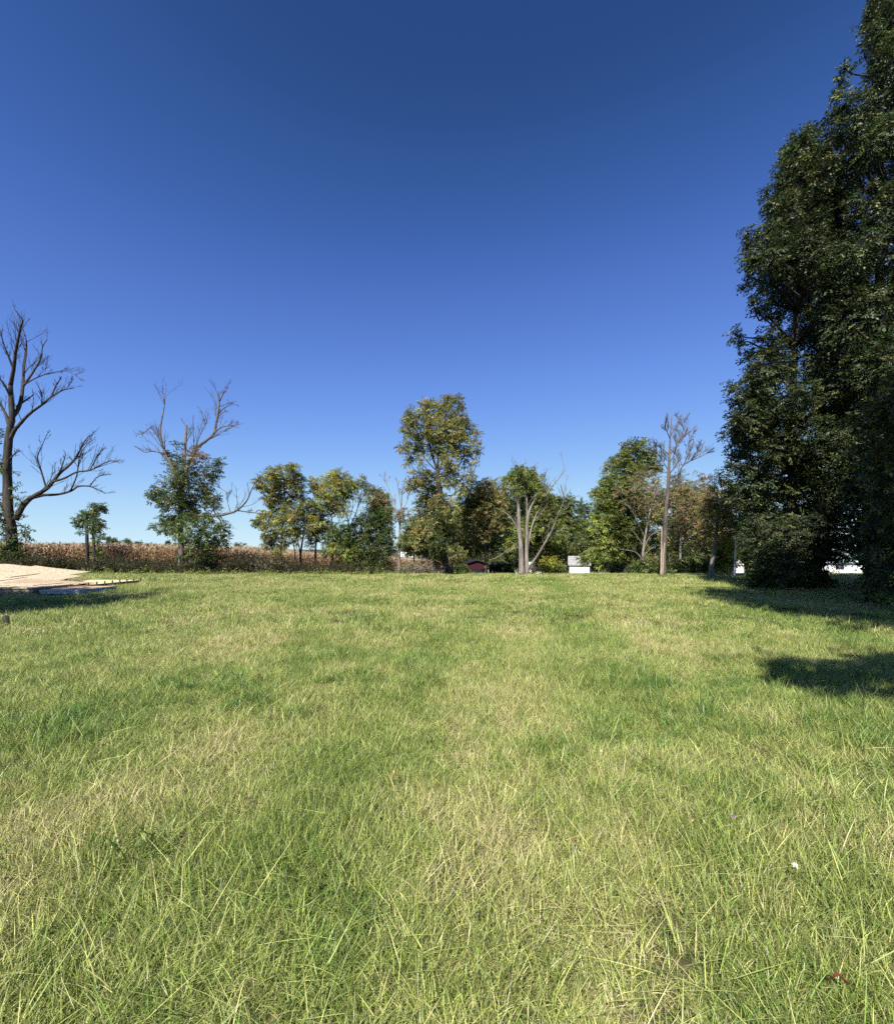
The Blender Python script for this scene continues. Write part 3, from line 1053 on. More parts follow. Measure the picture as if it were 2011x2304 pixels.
# ---- the row of thin trees in front of the corn
make_tree('olive_tree', 'bushy olive-green tree, first of the thin row right of the ivy-covered tree', 'tree', 31.5, C2,
          [([(512, 1680), (515, 1450), (530, 1250), (545, 1050), (540, 850)], 26, 8)], [([(520, 1350), (450, 1150), (400, 950)], 10, 4), ([(530, 1250), (620, 1080), (670, 900)], 10, 4)],
          [(540, 830, 95), (440, 800, 60), (400, 880, 80), (320, 890, 50, .7), (620, 780, 55), (610, 740, 25), (660, 890, 70), (700, 850, 30, .5), (560, 960, 105), (440, 1000, 85), (700, 1000, 45, .4), (500, 1110, 95), (380, 1200, 70), (310, 1230, 45, .8), (430, 1300, 80),
           (580, 1100, 60, .6), (560, 1250, 85), (620, 1180, 50, .5), (470, 1390, 75), (390, 1410, 45, .8), (560, 1400, 45, .7), (500, 1490, 45, .8), (660, 1330, 40, .8, YELLOW), (640, 1400, 40, .5)],
          pal=OLIVE + YELLOW[1:2] + GREEN[:1], n_leaves=13000, leaf=0.14, seed=4)
make_tree('twin_stem_tree', 'slender tree with twin dark stems and thin leaves among the row', 'tree', 32, C2,
          [([(682, 1690), (690, 1480), (720, 1300), (745, 1140)], 22, 9), ([(686, 1690), (682, 1500), (660, 1380), (640, 1250)], 14, 6), ([(645, 1690), (632, 1450), (590, 1330)], 13, 6)], [],
          [(740, 1090, 70, .6), (690, 1120, 50, .4), (720, 1230, 55, .5), (770, 1180, 50, .6), (640, 1180, 45, .4), (660, 1310, 40, .8, YELLOW), (610, 1330, 35, .5), (770, 1290, 40, .5), (780, 1080, 40, .5)],
          pal=GREEN + OLIVE, n_leaves=3600, leaf=0.13, seed=5)
make_tree('yellowing_tree', 'tree with yellowing upper crown leaning right over its single dark trunk', 'tree', 32.4, C2,
          [([(815, 1700), (818, 1450), (840, 1280), (890, 1120), (950, 990)], 22, 7)], [([(890, 1120), (840, 980), (830, 880)], 8, 4), ([(940, 1010), (1020, 900), (1040, 830)], 8, 4)],
          [(830, 890, 55), (800, 940, 40, .7), (860, 960, 50), (940, 850, 65), (990, 810, 35), (1040, 850, 75), (1090, 920, 80, 1, YELLOW), (1140, 900, 45, .8, YELLOW), (960, 960, 90), (900, 1060, 75), (980, 1080, 70), (1060, 1010, 55, .7), (850, 1150, 60), (820, 1220, 65), (890, 1250, 55),
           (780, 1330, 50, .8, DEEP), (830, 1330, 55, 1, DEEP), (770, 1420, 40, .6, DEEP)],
          pal=OLIVE + YELLOW[:2], n_leaves=9500, leaf=0.14, seed=6)
make_tree('open_crown_tree', 'open tree with bare upper limbs showing between thin leaves', 'tree', 32.2, C2,
          [([(960, 1710), (964, 1480), (968, 1320), (955, 1160)], 24, 8), ([(1112, 1710), (1110, 1350), (1100, 1200), (1050, 1100)], 18, 6)],
          [([(1108, 1290), (1170, 1150), (1215, 1000), (1235, 870)], 11, 4), ([(1104, 1230), (1140, 1110), (1150, 980)], 8, 3), ([(1200, 1050), (1265, 960), (1300, 900)], 6, 3), ([(1110, 1300), (1250, 1180), (1265, 1080), (1255, 980)], 8, 3)],
          [(1180, 900, 45, .4), (1235, 880, 40, .8), (1225, 830, 18, .7), (1290, 940, 50, .7), (1060, 1120, 60, .7), (1200, 1010, 50, .3), (1290, 1030, 45, .4), (970, 1460, 60, 1, LIME), (1000, 1420, 40, 1, YELLOW), (900, 1490, 45, .6, DEEP), (960, 1300, 60, .7), (1040, 1310, 80, 1, DEEP), (930, 1380, 55, .8, DEEP), (890, 1300, 45, .5)],
          pal=OLIVE + GREEN[1:], n_leaves=5200, leaf=0.13, seed=7, deadn=4, dead_depth=2, dead_lr=.3, bark='bark_dark')
make_tree('dark_thicket', 'dense dark green thicket of saplings beside the pale birch', 'shrub', 33, C2,
          [([(1180, 1710), (1190, 1550), (1200, 1400)], 12, 6), ([(1240, 1710), (1245, 1550), (1230, 1400)], 10, 6), ([(1310, 1710), (1315, 1550), (1320, 1400)], 12, 6), ([(1360, 1710), (1365, 1550), (1370, 1400)], 10, 6), ([(1140, 1710), (1130, 1580), (1120, 1450)], 10, 6)], [],
          [(1100, 1370, 95), (1220, 1320, 115), (1350, 1310, 115), (1290, 1200, 90), (1400, 1180, 80), (1230, 1460, 115), (1370, 1460, 110), (1120, 1490, 85, 1, LIME), (1060, 1540, 55, 1, LIME), (1440, 1360, 75), (1460, 1450, 50), (1300, 1580, 110), (1170, 1600, 85), (1400, 1590, 75), (1090, 1620, 60), (1450, 1250, 55, .7), (1330, 1650, 80), (1200, 1660, 70)],
          pal=DEEP, n_leaves=15000, leaf=0.15, seed=8)
make_tree('rusty_tree', 'small rusty-brown tree rising behind the dark thicket', 'tree', 34.5, C2,
          [([(1395, 1690), (1390, 1400), (1380, 1150), (1370, 1000)], 18, 6)], [],
          [(1380, 1040, 70), (1350, 970, 45), (1430, 1090, 60), (1330, 1090, 50), (1480, 1130, 40, .5), (1410, 1000, 40, .7), (1400, 1150, 60), (1470, 1200, 40, .5)], pal=RUST + OLIVE[:2], n_leaves=4200, leaf=0.14, seed=9)
make_tree('pale_bare_tree', 'slim pale-barked bare tree just left of the tallest leafy tree', 'tree', 32.5, C2,
          [([(1550, 1700), (1552, 1450), (1558, 1250), (1570, 1080), (1578, 860)], 26, 5)],
          [([(1558, 1270), (1520, 1110), (1470, 960), (1415, 850)], 11, 3), ([(1570, 1110), (1545, 950), (1525, 840)], 9, 3), ([(1568, 1140), (1620, 1040), (1645, 900)], 9, 3), ([(1562, 1230), (1640, 1190), (1700, 1145)], 9, 3),
           ([(1575, 960), (1600, 880), (1605, 810)], 6, 3), ([(1565, 1180), (1500, 1130), (1440, 1090)], 7, 3)],
          [(1590, 1150, 55, .5), (1540, 1180, 40, .5), (1610, 950, 30, .25)], pal=RUST, n_leaves=500, leaf=0.13, seed=10, deadn=9, dead_depth=3, dead_lr=.3, bark='bark_grey', dead_up=.5)
make_tree('sapling', 'young green sapling beneath the left side of the tallest leafy tree', 'tree', 32, C2,
          [([(1678, 1690), (1682, 1480), (1690, 1350)], 13, 6)], [],
          [(1640, 1280, 60, .7), (1615, 1400, 55), (1700, 1340, 80), (1760, 1450, 70), (1570, 1430, 42), (1680, 1220, 45, .5), (1680, 1450, 60), (1740, 1380, 60), (1580, 1360, 35, .6), (1640, 1470, 50, .8)], pal=OLIVE[:2] + GREEN[:2], n_leaves=5200, leaf=0.13, seed=11)

# ---- the far side of the lawn
make_tree('cottonwood_tree', 'tallest leafy tree of the far tree line, its crown clear above the rest', 'tree', 31, C3,
          [([(576, 1700), (580, 1500), (560, 1300), (512, 1000), (492, 850), (482, 760)], 78, 32)],
          [([(482, 770), (440, 650), (412, 520), (392, 400), (382, 250)], 24, 6), ([(482, 760), (500, 600), (540, 400), (562, 190)], 24, 5), ([(490, 790), (570, 600), (620, 450), (672, 230)], 20, 5),
           ([(500, 850), (660, 740), (730, 620), (820, 500)], 16, 5), ([(482, 780), (400, 700), (290, 560), (170, 560)], 14, 4), ([(412, 520), (340, 420), (270, 310)], 10, 4), ([(495, 880), (400, 790), (330, 800)], 12, 5), ([(505, 950), (600, 850), (760, 820)], 12, 4)],
          [(565, 165, 55), (670, 170, 50), (700, 220, 35, .7), (390, 220, 65), (260, 300, 62), (220, 330, 40), (460, 250, 80), (560, 290, 90), (660, 320, 80), (350, 390, 95), (230, 410, 60), (480, 420, 100), (600, 440, 100), (720, 410, 85), (835, 450, 45, .5),
           (165, 570, 42, .9), (280, 530, 80), (400, 550, 95, .8), (540, 570, 100), (680, 550, 90), (800, 580, 75, .5), (250, 650, 50, .8), (340, 690, 55, .4), (600, 690, 85, .9), (740, 680, 65, .45), (850, 600, 30, .4), (330, 820, 75), (430, 860, 70), (590, 850, 70, .9),
           (700, 850, 75, .5), (770, 820, 50, .8), (285, 900, 60), (400, 970, 80), (690, 950, 55, .5), (560, 780, 60, .8), (830, 700, 30, .3), (210, 720, 25, .4),
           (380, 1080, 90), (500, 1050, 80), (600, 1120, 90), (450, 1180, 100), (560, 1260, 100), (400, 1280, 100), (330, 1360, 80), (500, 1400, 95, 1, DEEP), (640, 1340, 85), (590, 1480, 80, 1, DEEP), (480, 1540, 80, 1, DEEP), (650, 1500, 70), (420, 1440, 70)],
          pal=[((0.105, 0.115, 0.042), 4), ((0.15, 0.145, 0.055), 3), ((0.20, 0.165, 0.065), 1.6), ((0.085, 0.10, 0.035), 2)], n_leaves=30000, leaf=0.15, seed=12, depth_k=.7)
make_tree('olive_tree', 'broad olive-brown tree between the tallest leafy tree and the forked dead tree', 'tree', 35, C3,
          [([(905, 1700), (905, 1500), (915, 1300), (920, 1100)], 22, 10), ([(932, 1700), (928, 1550), (940, 1400)], 14, 8)],
          [([(912, 1420), (1000, 1360), (1080, 1300), (1150, 1290)], 8, 3), ([(915, 1480), (990, 1490), (1050, 1560), (1110, 1590)], 8, 3), ([(925, 1500), (960, 1380), (1010, 1340)], 7, 3), ([(905, 1560), (1000, 1540), (1100, 1470), (1170, 1440)], 7, 3)],
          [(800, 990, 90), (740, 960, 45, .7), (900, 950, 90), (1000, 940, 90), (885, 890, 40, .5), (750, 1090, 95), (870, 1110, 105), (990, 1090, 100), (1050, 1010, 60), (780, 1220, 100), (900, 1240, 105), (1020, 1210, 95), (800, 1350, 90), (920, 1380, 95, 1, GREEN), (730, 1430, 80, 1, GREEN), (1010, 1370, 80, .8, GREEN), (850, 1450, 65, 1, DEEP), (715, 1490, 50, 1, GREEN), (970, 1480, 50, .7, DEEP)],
          pal=[((0.10, 0.10, 0.035), 4), ((0.14, 0.125, 0.05), 3), ((0.15, 0.105, 0.05), 2), ((0.08, 0.095, 0.03), 2)], n_leaves=17000, leaf=0.15, seed=13, bark='bark_grey', deadn=3, dead_depth=2, dead_lr=.3)
make_tree('maple_tree', 'bright green maple right behind the forked dead tree', 'tree', 34, C3,
          [([(1330, 1710), (1325, 1450), (1310, 1200), (1290, 1000)], 30, 10)], [],
          [(1210, 790, 60), (1300, 790, 50), (1130, 850, 60), (1090, 850, 30, .7), (1240, 860, 80), (1340, 870, 70), (1390, 960, 75), (1180, 950, 75), (1290, 970, 85), (1440, 1010, 50), (1420, 1090, 90), (1300, 1110, 100), (1180, 1080, 80), (1380, 1200, 100), (1480, 1180, 85), (1150, 1250, 70), (1400, 1320, 100), (1500, 1330, 90),
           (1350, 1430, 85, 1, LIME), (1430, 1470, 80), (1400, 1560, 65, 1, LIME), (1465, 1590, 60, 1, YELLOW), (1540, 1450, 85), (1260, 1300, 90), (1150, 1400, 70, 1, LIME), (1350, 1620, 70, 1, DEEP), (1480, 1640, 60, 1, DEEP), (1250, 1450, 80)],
          pal=LIME[:1] + GREEN, n_leaves=17000, leaf=0.17, seed=15)
make_tree('forked_dead_tree', 'dead tree with two pale forked trunks and a limb leaning right, on the lawn edge', 'tree', 27.3, C3,
          [([(1222, 1712), (1216, 1480), (1202, 1300), (1196, 1150), (1190, 1000), (1180, 930)], 50, 14), ([(1262, 1712), (1266, 1450), (1272, 1200), (1300, 1100), (1340, 1020), (1362, 940)], 42, 8)],
          [([(1270, 1260), (1266, 1050), (1260, 900), (1250, 800)], 20, 6), ([(1266, 1500), (1300, 1310), (1340, 1180), (1400, 1060), (1460, 950), (1540, 850), (1605, 730)], 20, 4),
           ([(1262, 1660), (1360, 1520), (1430, 1400), (1500, 1270), (1530, 1180), (1590, 1040), (1570, 930), (1562, 890)], 24, 5), ([(1430, 1410), (1500, 1330), (1620, 1270)], 8, 3), ([(1590, 1030), (1650, 950)], 5, 2),
           ([(1210, 1370), (1160, 1240), (1100, 1160), (1020, 1110)], 16, 4), ([(1192, 1080), (1160, 1000), (1140, 950)], 9, 4), ([(1216, 1450), (1150, 1460), (1090, 1500)], 9, 4), ([(1192, 1010), (1215, 900), (1200, 830), (1160, 740), (1125, 670)], 10, 3),
           ([(1255, 860), (1235, 740), (1260, 690)], 7, 3), ([(1330, 1040), (1390, 900), (1440, 770)], 8, 3), ([(1290, 900), (1320, 780), (1350, 710)], 7, 3), ([(1216, 1520), (1190, 1440), (1130, 1400)], 8, 4)],
          [(1205, 790, 50, .6), (1295, 800, 42, .5), (1130, 850, 42, .5), (1335, 880, 50, .5), (1180, 950, 40, .35), (1250, 890, 50, .4), (1390, 960, 40, .4), (1080, 870, 25, .4)], pal=GREEN + LIME[:1], n_leaves=1500, leaf=.14, depth_k=.3, crown_name='vine_leaves',
          deadn=9, dead_depth=2, dead_lr=.28, seed=14, bark='bark_fork', rmin=0.008)
make_tree('green_tree', 'dark green tree filling the gap behind the small white shed', 'tree', 62, C4,
          [([(110, 1520), (110, 1300), (105, 1050)], 26, 10)], [],
          [(100, 940, 80), (170, 900, 60), (40, 900, 60), (-20, 960, 80), (60, 1040, 95), (160, 1080, 95), (-50, 1080, 90), (80, 1190, 95), (180, 1240, 90), (-40, 1220, 90), (250, 1150, 80), (90, 1330, 85), (210, 1350, 75), (290, 1290, 75), (-30, 1360, 85), (40, 1430, 70), (130, 1420, 60), (-70, 1470, 80)],
          pal=GREEN[:2] + DEEP[:1] + OLIVE[:1], n_leaves=17000, leaf=0.28, seed=16)


def make_conifer(name, label, Y, cr, top, base_y, halfw, seed, group=None):
    rng = np.random.default_rng(2000 + seed)
    px, py = cr(*top)
    tip = P(px, py, Y)
    gz = float(terrain(tip[0], Y))
    root = thing(name, label, 'tree', (tip[0], Y, gz), group)
    s = cr(1, 0)[0] - cr(0, 0)[0]
    H = tip[2] - gz
    Wd = halfw * s * Y / F
    MB().tube(np.array([[tip[0], Y, gz - .1], [tip[0], Y, gz + H * .5], [tip[0], Y, gz + H]]), [0.14, 0.09, 0.02], 8).build('trunk', M['bark_dark'], root, True)
    cw, br = MB(), MB()
    for i in range(46):
        t = i / 45
        z = gz + H * (0.08 + 0.9 * t)
        rad = Wd * (1 - t) ** 0.85 + 0.12
        for k in range(6):
            a = rng.uniform(0, 6.283)
            e = np.array([tip[0] + math.cos(a) * rad, Y + math.sin(a) * rad, z - 0.15 * rad + 0.1 * rng.normal()])
            o = np.array([tip[0], Y, z])
            br.tube([o, e], [0.018, 0.008], 3, cap=False)
            m = int(10 + 22 * rad)
            u = rng.uniform(0.15, 1.05, m)[:, None]
            p = o * (1 - u) + e * u + rng.normal(0, 0.11, (m, 3)) * (1, 1, .6)
            leaf_quads(cw, rng, p, rng.uniform(0.1, 0.22, m), pick(rng, [((0.05, 0.07, 0.04), 3), ((0.07, 0.09, 0.05), 2)], m), up=.2, aspect=.22)
    cw.build('crown', M['leaf'], root)
    br.build('branches', M['bark_dark'], root)
    return root


make_conifer('spruce_tree', 'narrow dark spruce with pointed top between the white shed and the big maple', 66, C4, (265, 850), 1500, 130, 1)

make_tree('maple_tree', 'big rounded green maple to the right of the small white shed', 'tree', 37, C4,
          [([(655, 1570), (660, 1350), (670, 1100), (690, 800), (720, 560)], 50, 14)], [],
          [(690, 420, 60), (640, 410, 30), (790, 420, 62), (770, 380, 30), (650, 500, 55), (860, 470, 55), (590, 530, 60), (720, 520, 75), (830, 550, 75), (530, 610, 70), (640, 620, 80), (475, 690, 50), (750, 640, 85), (920, 580, 55), (395, 810, 50), (480, 780, 65), (580, 750, 85), (700, 770, 95), (440, 880, 75), (560, 890, 100), (680, 910, 105),
           (480, 1000, 105), (420, 1090, 85, 1, LIME), (600, 1050, 110), (400, 1180, 75), (520, 1180, 105), (650, 1180, 105), (460, 1270, 90), (600, 1290, 95), (720, 1290, 85), (780, 900, 90), (760, 1080, 95)],
          pal=GREEN + LIME[:1], n_leaves=22000, leaf=0.19, seed=17)
make_tree('low_shrub', 'low leafy lime-green shrub overhanging the right end of the small white shed', 'shrub', 47, C4,
          [([(560, 1575), (540, 1500), (450, 1430)], 10, 6), ([(590, 1575), (600, 1500), (620, 1440)], 10, 6)], [],
          [(270, 1395, 40, .9), (335, 1370, 50), (420, 1360, 70), (510, 1390, 80), (620, 1420, 70), (570, 1500, 65, 1, DEEP), (660, 1500, 50, 1, DEEP), (440, 1430, 50), (540, 1550, 45, 1, DEEP)],
          pal=LIME + GREEN[:1], n_leaves=6500, leaf=0.2, seed=18)
make_tree('thin_brown_tree', 'wide brownish tree with thin leaves spreading behind the tall bare snag', 'tree', 33, C4,
          [([(805, 1575), (800, 1380), (830, 1150), (870, 950)], 30, 10), ([(1130, 1575), (1130, 1350), (1140, 1100), (1150, 900)], 24, 8)],
          [([(820, 1200), (760, 1080), (700, 960), (640, 900)], 9, 3), ([(805, 1330), (860, 1200), (950, 1130)], 9, 3), ([(800, 1400), (730, 1330), (600, 1310)], 8, 3), ([(810, 1280), (740, 1180), (690, 1120)], 8, 3), ([(850, 1050), (780, 900), (720, 800)], 9, 3), ([(860, 1000), (900, 850), (920, 700)], 9, 3),
           ([(805, 1360), (880, 1300), (940, 1270)], 8, 3), ([(1140, 1150), (1060, 1000), (1050, 850)], 8, 3), ([(1145, 1050), (1230, 920), (1260, 780)], 8, 3), ([(1130, 1260), (1250, 1180), (1330, 1190), (1310, 1280), (1360, 1380)], 7, 3)],
          [(600, 810, 60, .6), (720, 730, 80, .6), (820, 690, 80, .7), (920, 660, 70, .7), (1100, 700, 80, .7), (1200, 730, 80, .7), (1270, 780, 70, .7), (800, 820, 100, .6), (920, 830, 100, .7), (1150, 830, 100), (1250, 900, 95), (700, 900, 80, .5), (850, 950, 100, .5), (1180, 960, 105), (1300, 1000, 85), (1100, 1080, 105), (1230, 1100, 105), (1350, 1080, 80), (1180, 1220, 100), (1300, 1220, 95),
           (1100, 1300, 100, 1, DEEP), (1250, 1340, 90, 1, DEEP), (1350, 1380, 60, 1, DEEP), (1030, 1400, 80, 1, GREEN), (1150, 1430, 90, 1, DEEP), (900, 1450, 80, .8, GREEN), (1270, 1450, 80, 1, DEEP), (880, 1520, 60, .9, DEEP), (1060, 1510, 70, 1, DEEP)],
          pal=BROWN + [((0.095, 0.10, 0.04), 3)], n_leaves=13500, leaf=0.13, seed=19, bark='bark_grey', deadn=6, dead_depth=2, dead_lr=.32)
SNAG = make_tree('tall_snag', 'tall bare snag with fine twigs at its top and split bare wood at the trunk', 'tree', 26.6, C4,
                 [([(975, 1570), (988, 1300), (1002, 1000), (1022, 800), (1030, 600), (1040, 400), (1046, 280), (1056, 125)], 46, 4)],
                 [([(1028, 650), (1080, 590), (1110, 520), (1085, 450)], 14, 5), ([(1028, 690), (1120, 640), (1150, 580), (1230, 530), (1300, 500), (1380, 460)], 12, 3), ([(1038, 475), (1100, 400), (1140, 320), (1170, 190)], 12, 3),
                  ([(1036, 480), (960, 420), (880, 365)], 11, 3), ([(1042, 340), (1000, 230), (1020, 150)], 8, 3), ([(1046, 310), (1110, 190), (1100, 140)], 8, 3), ([(1006, 900), (960, 855), (915, 840)], 10, 5), ([(1024, 750), (1090, 700)], 9, 4),
                  ([(1028, 620), (980, 540), (930, 460), (870, 400)], 9, 3), ([(1034, 520), (1000, 480), (990, 540)], 7, 3), ([(1150, 580), (1190, 500), (1200, 400), (1240, 300)], 7, 2), ([(1230, 530), (1290, 440), (1310, 380)], 6, 2),
                  ([(1032, 560), (1080, 470), (1100, 380), (1180, 290)], 8, 3), ([(1015, 820), (1070, 760), (1130, 640)], 8, 3)],
                 [], deadn=17, dead_depth=2, dead_lr=.40, seed=20, bark='bark_mid', rmin=0.008, dead_up=.35)
sp = MB()
for k, (dx, w_) in enumerate(((-0.10, 0.075), (0.03, 0.05))):
    pts = np.array([P(*C4(960 + 14 * k, 1560), 26.33), P(*C4(966 + 18 * k, 1350), 26.33), P(*C4(968 + 26 * k, 1110 + 140 * k), 26.42)])
    sp.tube(smooth_line(pts, 4), np.linspace(w_, 0.02, 9), 5, rough=.2)
sp.build('split_wood', M['bare_wood'], SNAG, True)
make_tree('leaning_tree', 'leaning grey-barked tree with sparse rusty leaves, left of the white pole', 'tree', 25.2, C4,
          [([(1390, 1575), (1420, 1350), (1442, 1200), (1468, 1030), (1488, 920)], 40, 16)],
          [([(1486, 930), (1450, 830), (1400, 760), (1340, 690)], 11, 3), ([(1488, 920), (1500, 800), (1470, 680), (1460, 610)], 10, 3), ([(1480, 960), (1560, 850), (1600, 760)], 9, 3), ([(1470, 1010), (1400, 930), (1340, 880)], 9, 3), ([(1450, 1140), (1530, 1060), (1590, 1030)], 8, 3)],
          [(1380, 740, 65, .35), (1470, 680, 65, .4), (1540, 700, 50, .4), (1330, 680, 40, .3), (1420, 850, 65, .3), (1550, 820, 60, .5), (1560, 950, 80, .8, OLIVE), (1480, 960, 80, .8, OLIVE), (1380, 950, 80, .8, OLIVE), (1600, 1050, 70, .8, OLIVE), (1540, 1150, 70, .8, OLIVE), (1350, 1150, 75, .6, OLIVE), (1420, 1060, 70, .6, OLIVE)],
          pal=RUST, n_leaves=6000, leaf=0.11, seed=21, bark='bark_grey', deadn=4, dead_depth=2, dead_lr=.3)
make_tree('yellow_shrub', 'tall yellow-green shrub behind the white pole', 'shrub', 33, C4,
          [([(1530, 1560), (1525, 1450), (1520, 1350)], 10, 6), ([(1490, 1560), (1480, 1480), (1480, 1420)], 8, 5)], [],
          [(1520, 1260, 70), (1580, 1320, 70), (1490, 1390, 70), (1560, 1430, 65), (1450, 1470, 45), (1640, 1290, 55), (1500, 1320, 50), (1520, 1500, 50)], pal=YELLOW, n_leaves=4600, leaf=0.17, seed=22)

# a second rank of trees that closes the view behind the far tree line
BACK = [
    (958, 1165, GREEN, 70, 'low green tree far back, left of the trunk of the tallest leafy tree'),
    (1012, 1135, OLIVE, 72, 'olive tree far back, right behind the trunk of the tallest leafy tree'),
    (1050, 1118, GREEN, 66, 'green tree far back above the dark red shed'),
    (1092, 1108, OLIVE, 68, 'olive-brown tree far back between the red and the near-black shed'),
    (1135, 1118, GREEN, 64, 'green tree far back above the near-black shed'),
    (1178, 1105, DEEP, 70, 'deep green tree far back, behind the forked dead trunks'),
    (1222, 1118, GREEN, 66, 'green tree far back, right of the forked dead tree'),
    (1262, 1122, OLIVE, 72, 'olive tree far back, above the left end of the small white shed'),
    (1338, 1120, DEEP, 68, 'deep green tree far back, right of the pointed spruce'),
    (1385, 1105, GREEN, 60, 'green tree far back, left behind the big rounded maple'),
    (1455, 1092, OLIVE, 56, 'olive tree far back, right behind the big rounded maple'),
    (1512, 1085, BROWN + GREEN, 52, 'brown-green tree far back, behind the tall bare snag'),
    (1562, 1092, OLIVE, 50, 'yellow-olive tree far back, left of the leaning grey tree'),
    (1612, 1098, BROWN + OLIVE, 54, 'brown-olive tree far back, behind the leaning grey tree'),
    (1662, 1105, OLIVE, 70, 'olive tree far back, behind the top of the slim white pole'),
    (1715, 1120, DEEP, 50, 'dark tree far back, behind the left dark broadleaf trunks'),
    (1790, 1140, DEEP, 52, 'dark tree far back, behind the middle of the dark broadleaf trees')]
for sd, (px, top, pal, Y, lb) in enumerate(BACK):
    rg = np.random.default_rng(3000 + sd)
    lob = []
    top -= 12
    for k in range(24):
        t = rg.random()
        yy = top + 18 + (1283 - top - 25) * t
        hw = 40 * math.sin(math.pi * min(1, 0.22 + 0.72 * t)) ** 0.7
        lob.append((px + rg.uniform(-1, 1) * hw, yy, rg.uniform(12, 20)))
    make_tree('background_tree', lb, 'tree', Y, C0, [([(px, 1292), (px + 2, 1220), (px, top + 40)], 8, 3)], [], lob, pal=pal, n_leaves=7500, leaf=0.28, seed=100 + sd, group='trees behind the far tree line', twig_r=.02)

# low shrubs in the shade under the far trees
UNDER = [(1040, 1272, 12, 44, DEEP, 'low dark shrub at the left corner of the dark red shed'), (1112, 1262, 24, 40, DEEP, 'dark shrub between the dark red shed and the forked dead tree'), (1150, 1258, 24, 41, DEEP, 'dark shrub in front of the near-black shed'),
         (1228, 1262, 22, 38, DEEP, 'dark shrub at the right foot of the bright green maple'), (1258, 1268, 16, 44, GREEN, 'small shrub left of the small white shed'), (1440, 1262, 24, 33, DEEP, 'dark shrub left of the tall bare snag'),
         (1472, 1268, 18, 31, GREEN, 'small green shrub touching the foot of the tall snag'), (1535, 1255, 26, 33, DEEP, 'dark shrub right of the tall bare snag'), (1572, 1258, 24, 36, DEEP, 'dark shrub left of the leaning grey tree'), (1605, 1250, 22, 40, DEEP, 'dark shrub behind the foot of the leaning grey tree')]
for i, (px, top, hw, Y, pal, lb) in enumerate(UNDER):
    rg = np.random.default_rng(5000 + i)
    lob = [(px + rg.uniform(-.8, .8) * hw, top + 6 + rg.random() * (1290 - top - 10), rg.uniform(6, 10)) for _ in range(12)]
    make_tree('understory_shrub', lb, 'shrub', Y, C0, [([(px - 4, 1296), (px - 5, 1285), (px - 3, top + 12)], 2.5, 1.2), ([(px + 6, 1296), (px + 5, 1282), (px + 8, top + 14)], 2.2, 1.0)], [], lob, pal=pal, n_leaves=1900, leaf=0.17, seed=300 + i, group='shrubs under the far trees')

# tiny trees on the horizon beyond the corn
FAR = [(246, 1208, 15, 'roundest tiny tree on the horizon, touching the ivy stub'), (268, 1216, 9, 'small dark horizon tree right of the roundest one'), (290, 1212, 9, 'pale tiny horizon tree midway between stub and ivy-covered tree'), (313, 1217, 9, 'low dark horizon tree right of the pale tiny one'),
       (336, 1221, 7, 'lowest bush on the horizon left of the ivy-covered tree'), (384, 1214, 15, 'small round horizon tree directly left of the ivy-covered trunk'), (541, 1221, 14, 'tiny grey-green tree on the horizon, left of the thin row'), (354, 1223, 6, 'faint tiny bush on the horizon just left of the ivy-covered tree')]
for i, (px, top, hw, lb) in enumerate(FAR):
    rg = np.random.default_rng(4000 + i)
    lob = [(px + rg.uniform(-.75, .75) * hw, top + 4 + rg.random() * (1240 - top - 5), rg.uniform(3.2, 5.5)) for _ in range(14)]
    make_tree('horizon_tree', lb, 'tree', 200 + 9 * i, C0, [([(px, 1245), (px, top + 8)], 2.5, 1.2)], [], lob, pal=[((0.05, 0.065, 0.03), 2), ((0.075, 0.085, 0.04), 2)], n_leaves=1300, leaf=0.6, seed=200 + i, group='tiny trees on the horizon beyond the corn', twig_r=.05)

# ---- the large trees at the right
def fill_outline(seed, left, right, n, rmin_, rmax_):
    """lobes spread through a crown bounded by two measured profiles (y, x)"""
    rg = np.random.default_rng(seed)
    ly, lx = np.array([p[0] for p in left]), np.array([p[1] for p in left])
    ry, rx = np.array([p[0] for p in right]), np.array([p[1] for p in right])
    y0, y1 = max(ly[0], ry[0]), min(ly[-1], ry[-1])
    out = []
    i = 0
    while len(out) < n and i < n * 30:
        i += 1
        y = rg.uniform(y0, y1)
        a, b = np.interp(y, ly, lx), np.interp(y, ry, rx)
        r = rg.uniform(rmin_, rmax_)
        if b - a < 1.1 * r:
            r = max(9, (b - a) * 0.5)
        x = rg.uniform(a + r * 0.75, max(a + r * 0.8, b - r * 0.75))
        if all(math.hypot(x - o[0], y - o[1]) > 0.55 * r for o in out[-60:]):
            out.append((x, y, r))
    # sprays along the outline, so that it steps in and out as in the photograph
    for y, x in left:
        out.append((x + 13, y + 3, 14, 0.9))
    return out


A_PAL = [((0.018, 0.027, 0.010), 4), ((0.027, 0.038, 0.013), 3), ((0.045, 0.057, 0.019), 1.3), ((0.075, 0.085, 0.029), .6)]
A1_LEFT = [(305, 1806), (322, 1785), (345, 1764), (375, 1772), (408, 1752), (434, 1712), (455, 1722), (478, 1738), (505, 1740), (521, 1668), (545, 1672), (570, 1690), (600, 1672), (640, 1668), (670, 1678), (701, 1690), (715, 1735), (736, 1724), (749, 1642), (770, 1650), (802, 1668), (825, 1692), (845, 1668), (868, 1634),
           (901, 1640), (938, 1648), (980, 1642), (1017, 1636), (1045, 1634), (1060, 1658), (1098, 1630), (1122, 1640), (1140, 1680), (1165, 1690), (1200, 1668), (1222, 1662), (1260, 1680), (1290, 1690), (1312, 1684)]
A1_RIGHT = [(305, 1818), (345, 1848), (450, 1915), (700, 1960), (1000, 1950), (1200, 1910), (1312, 1850)]
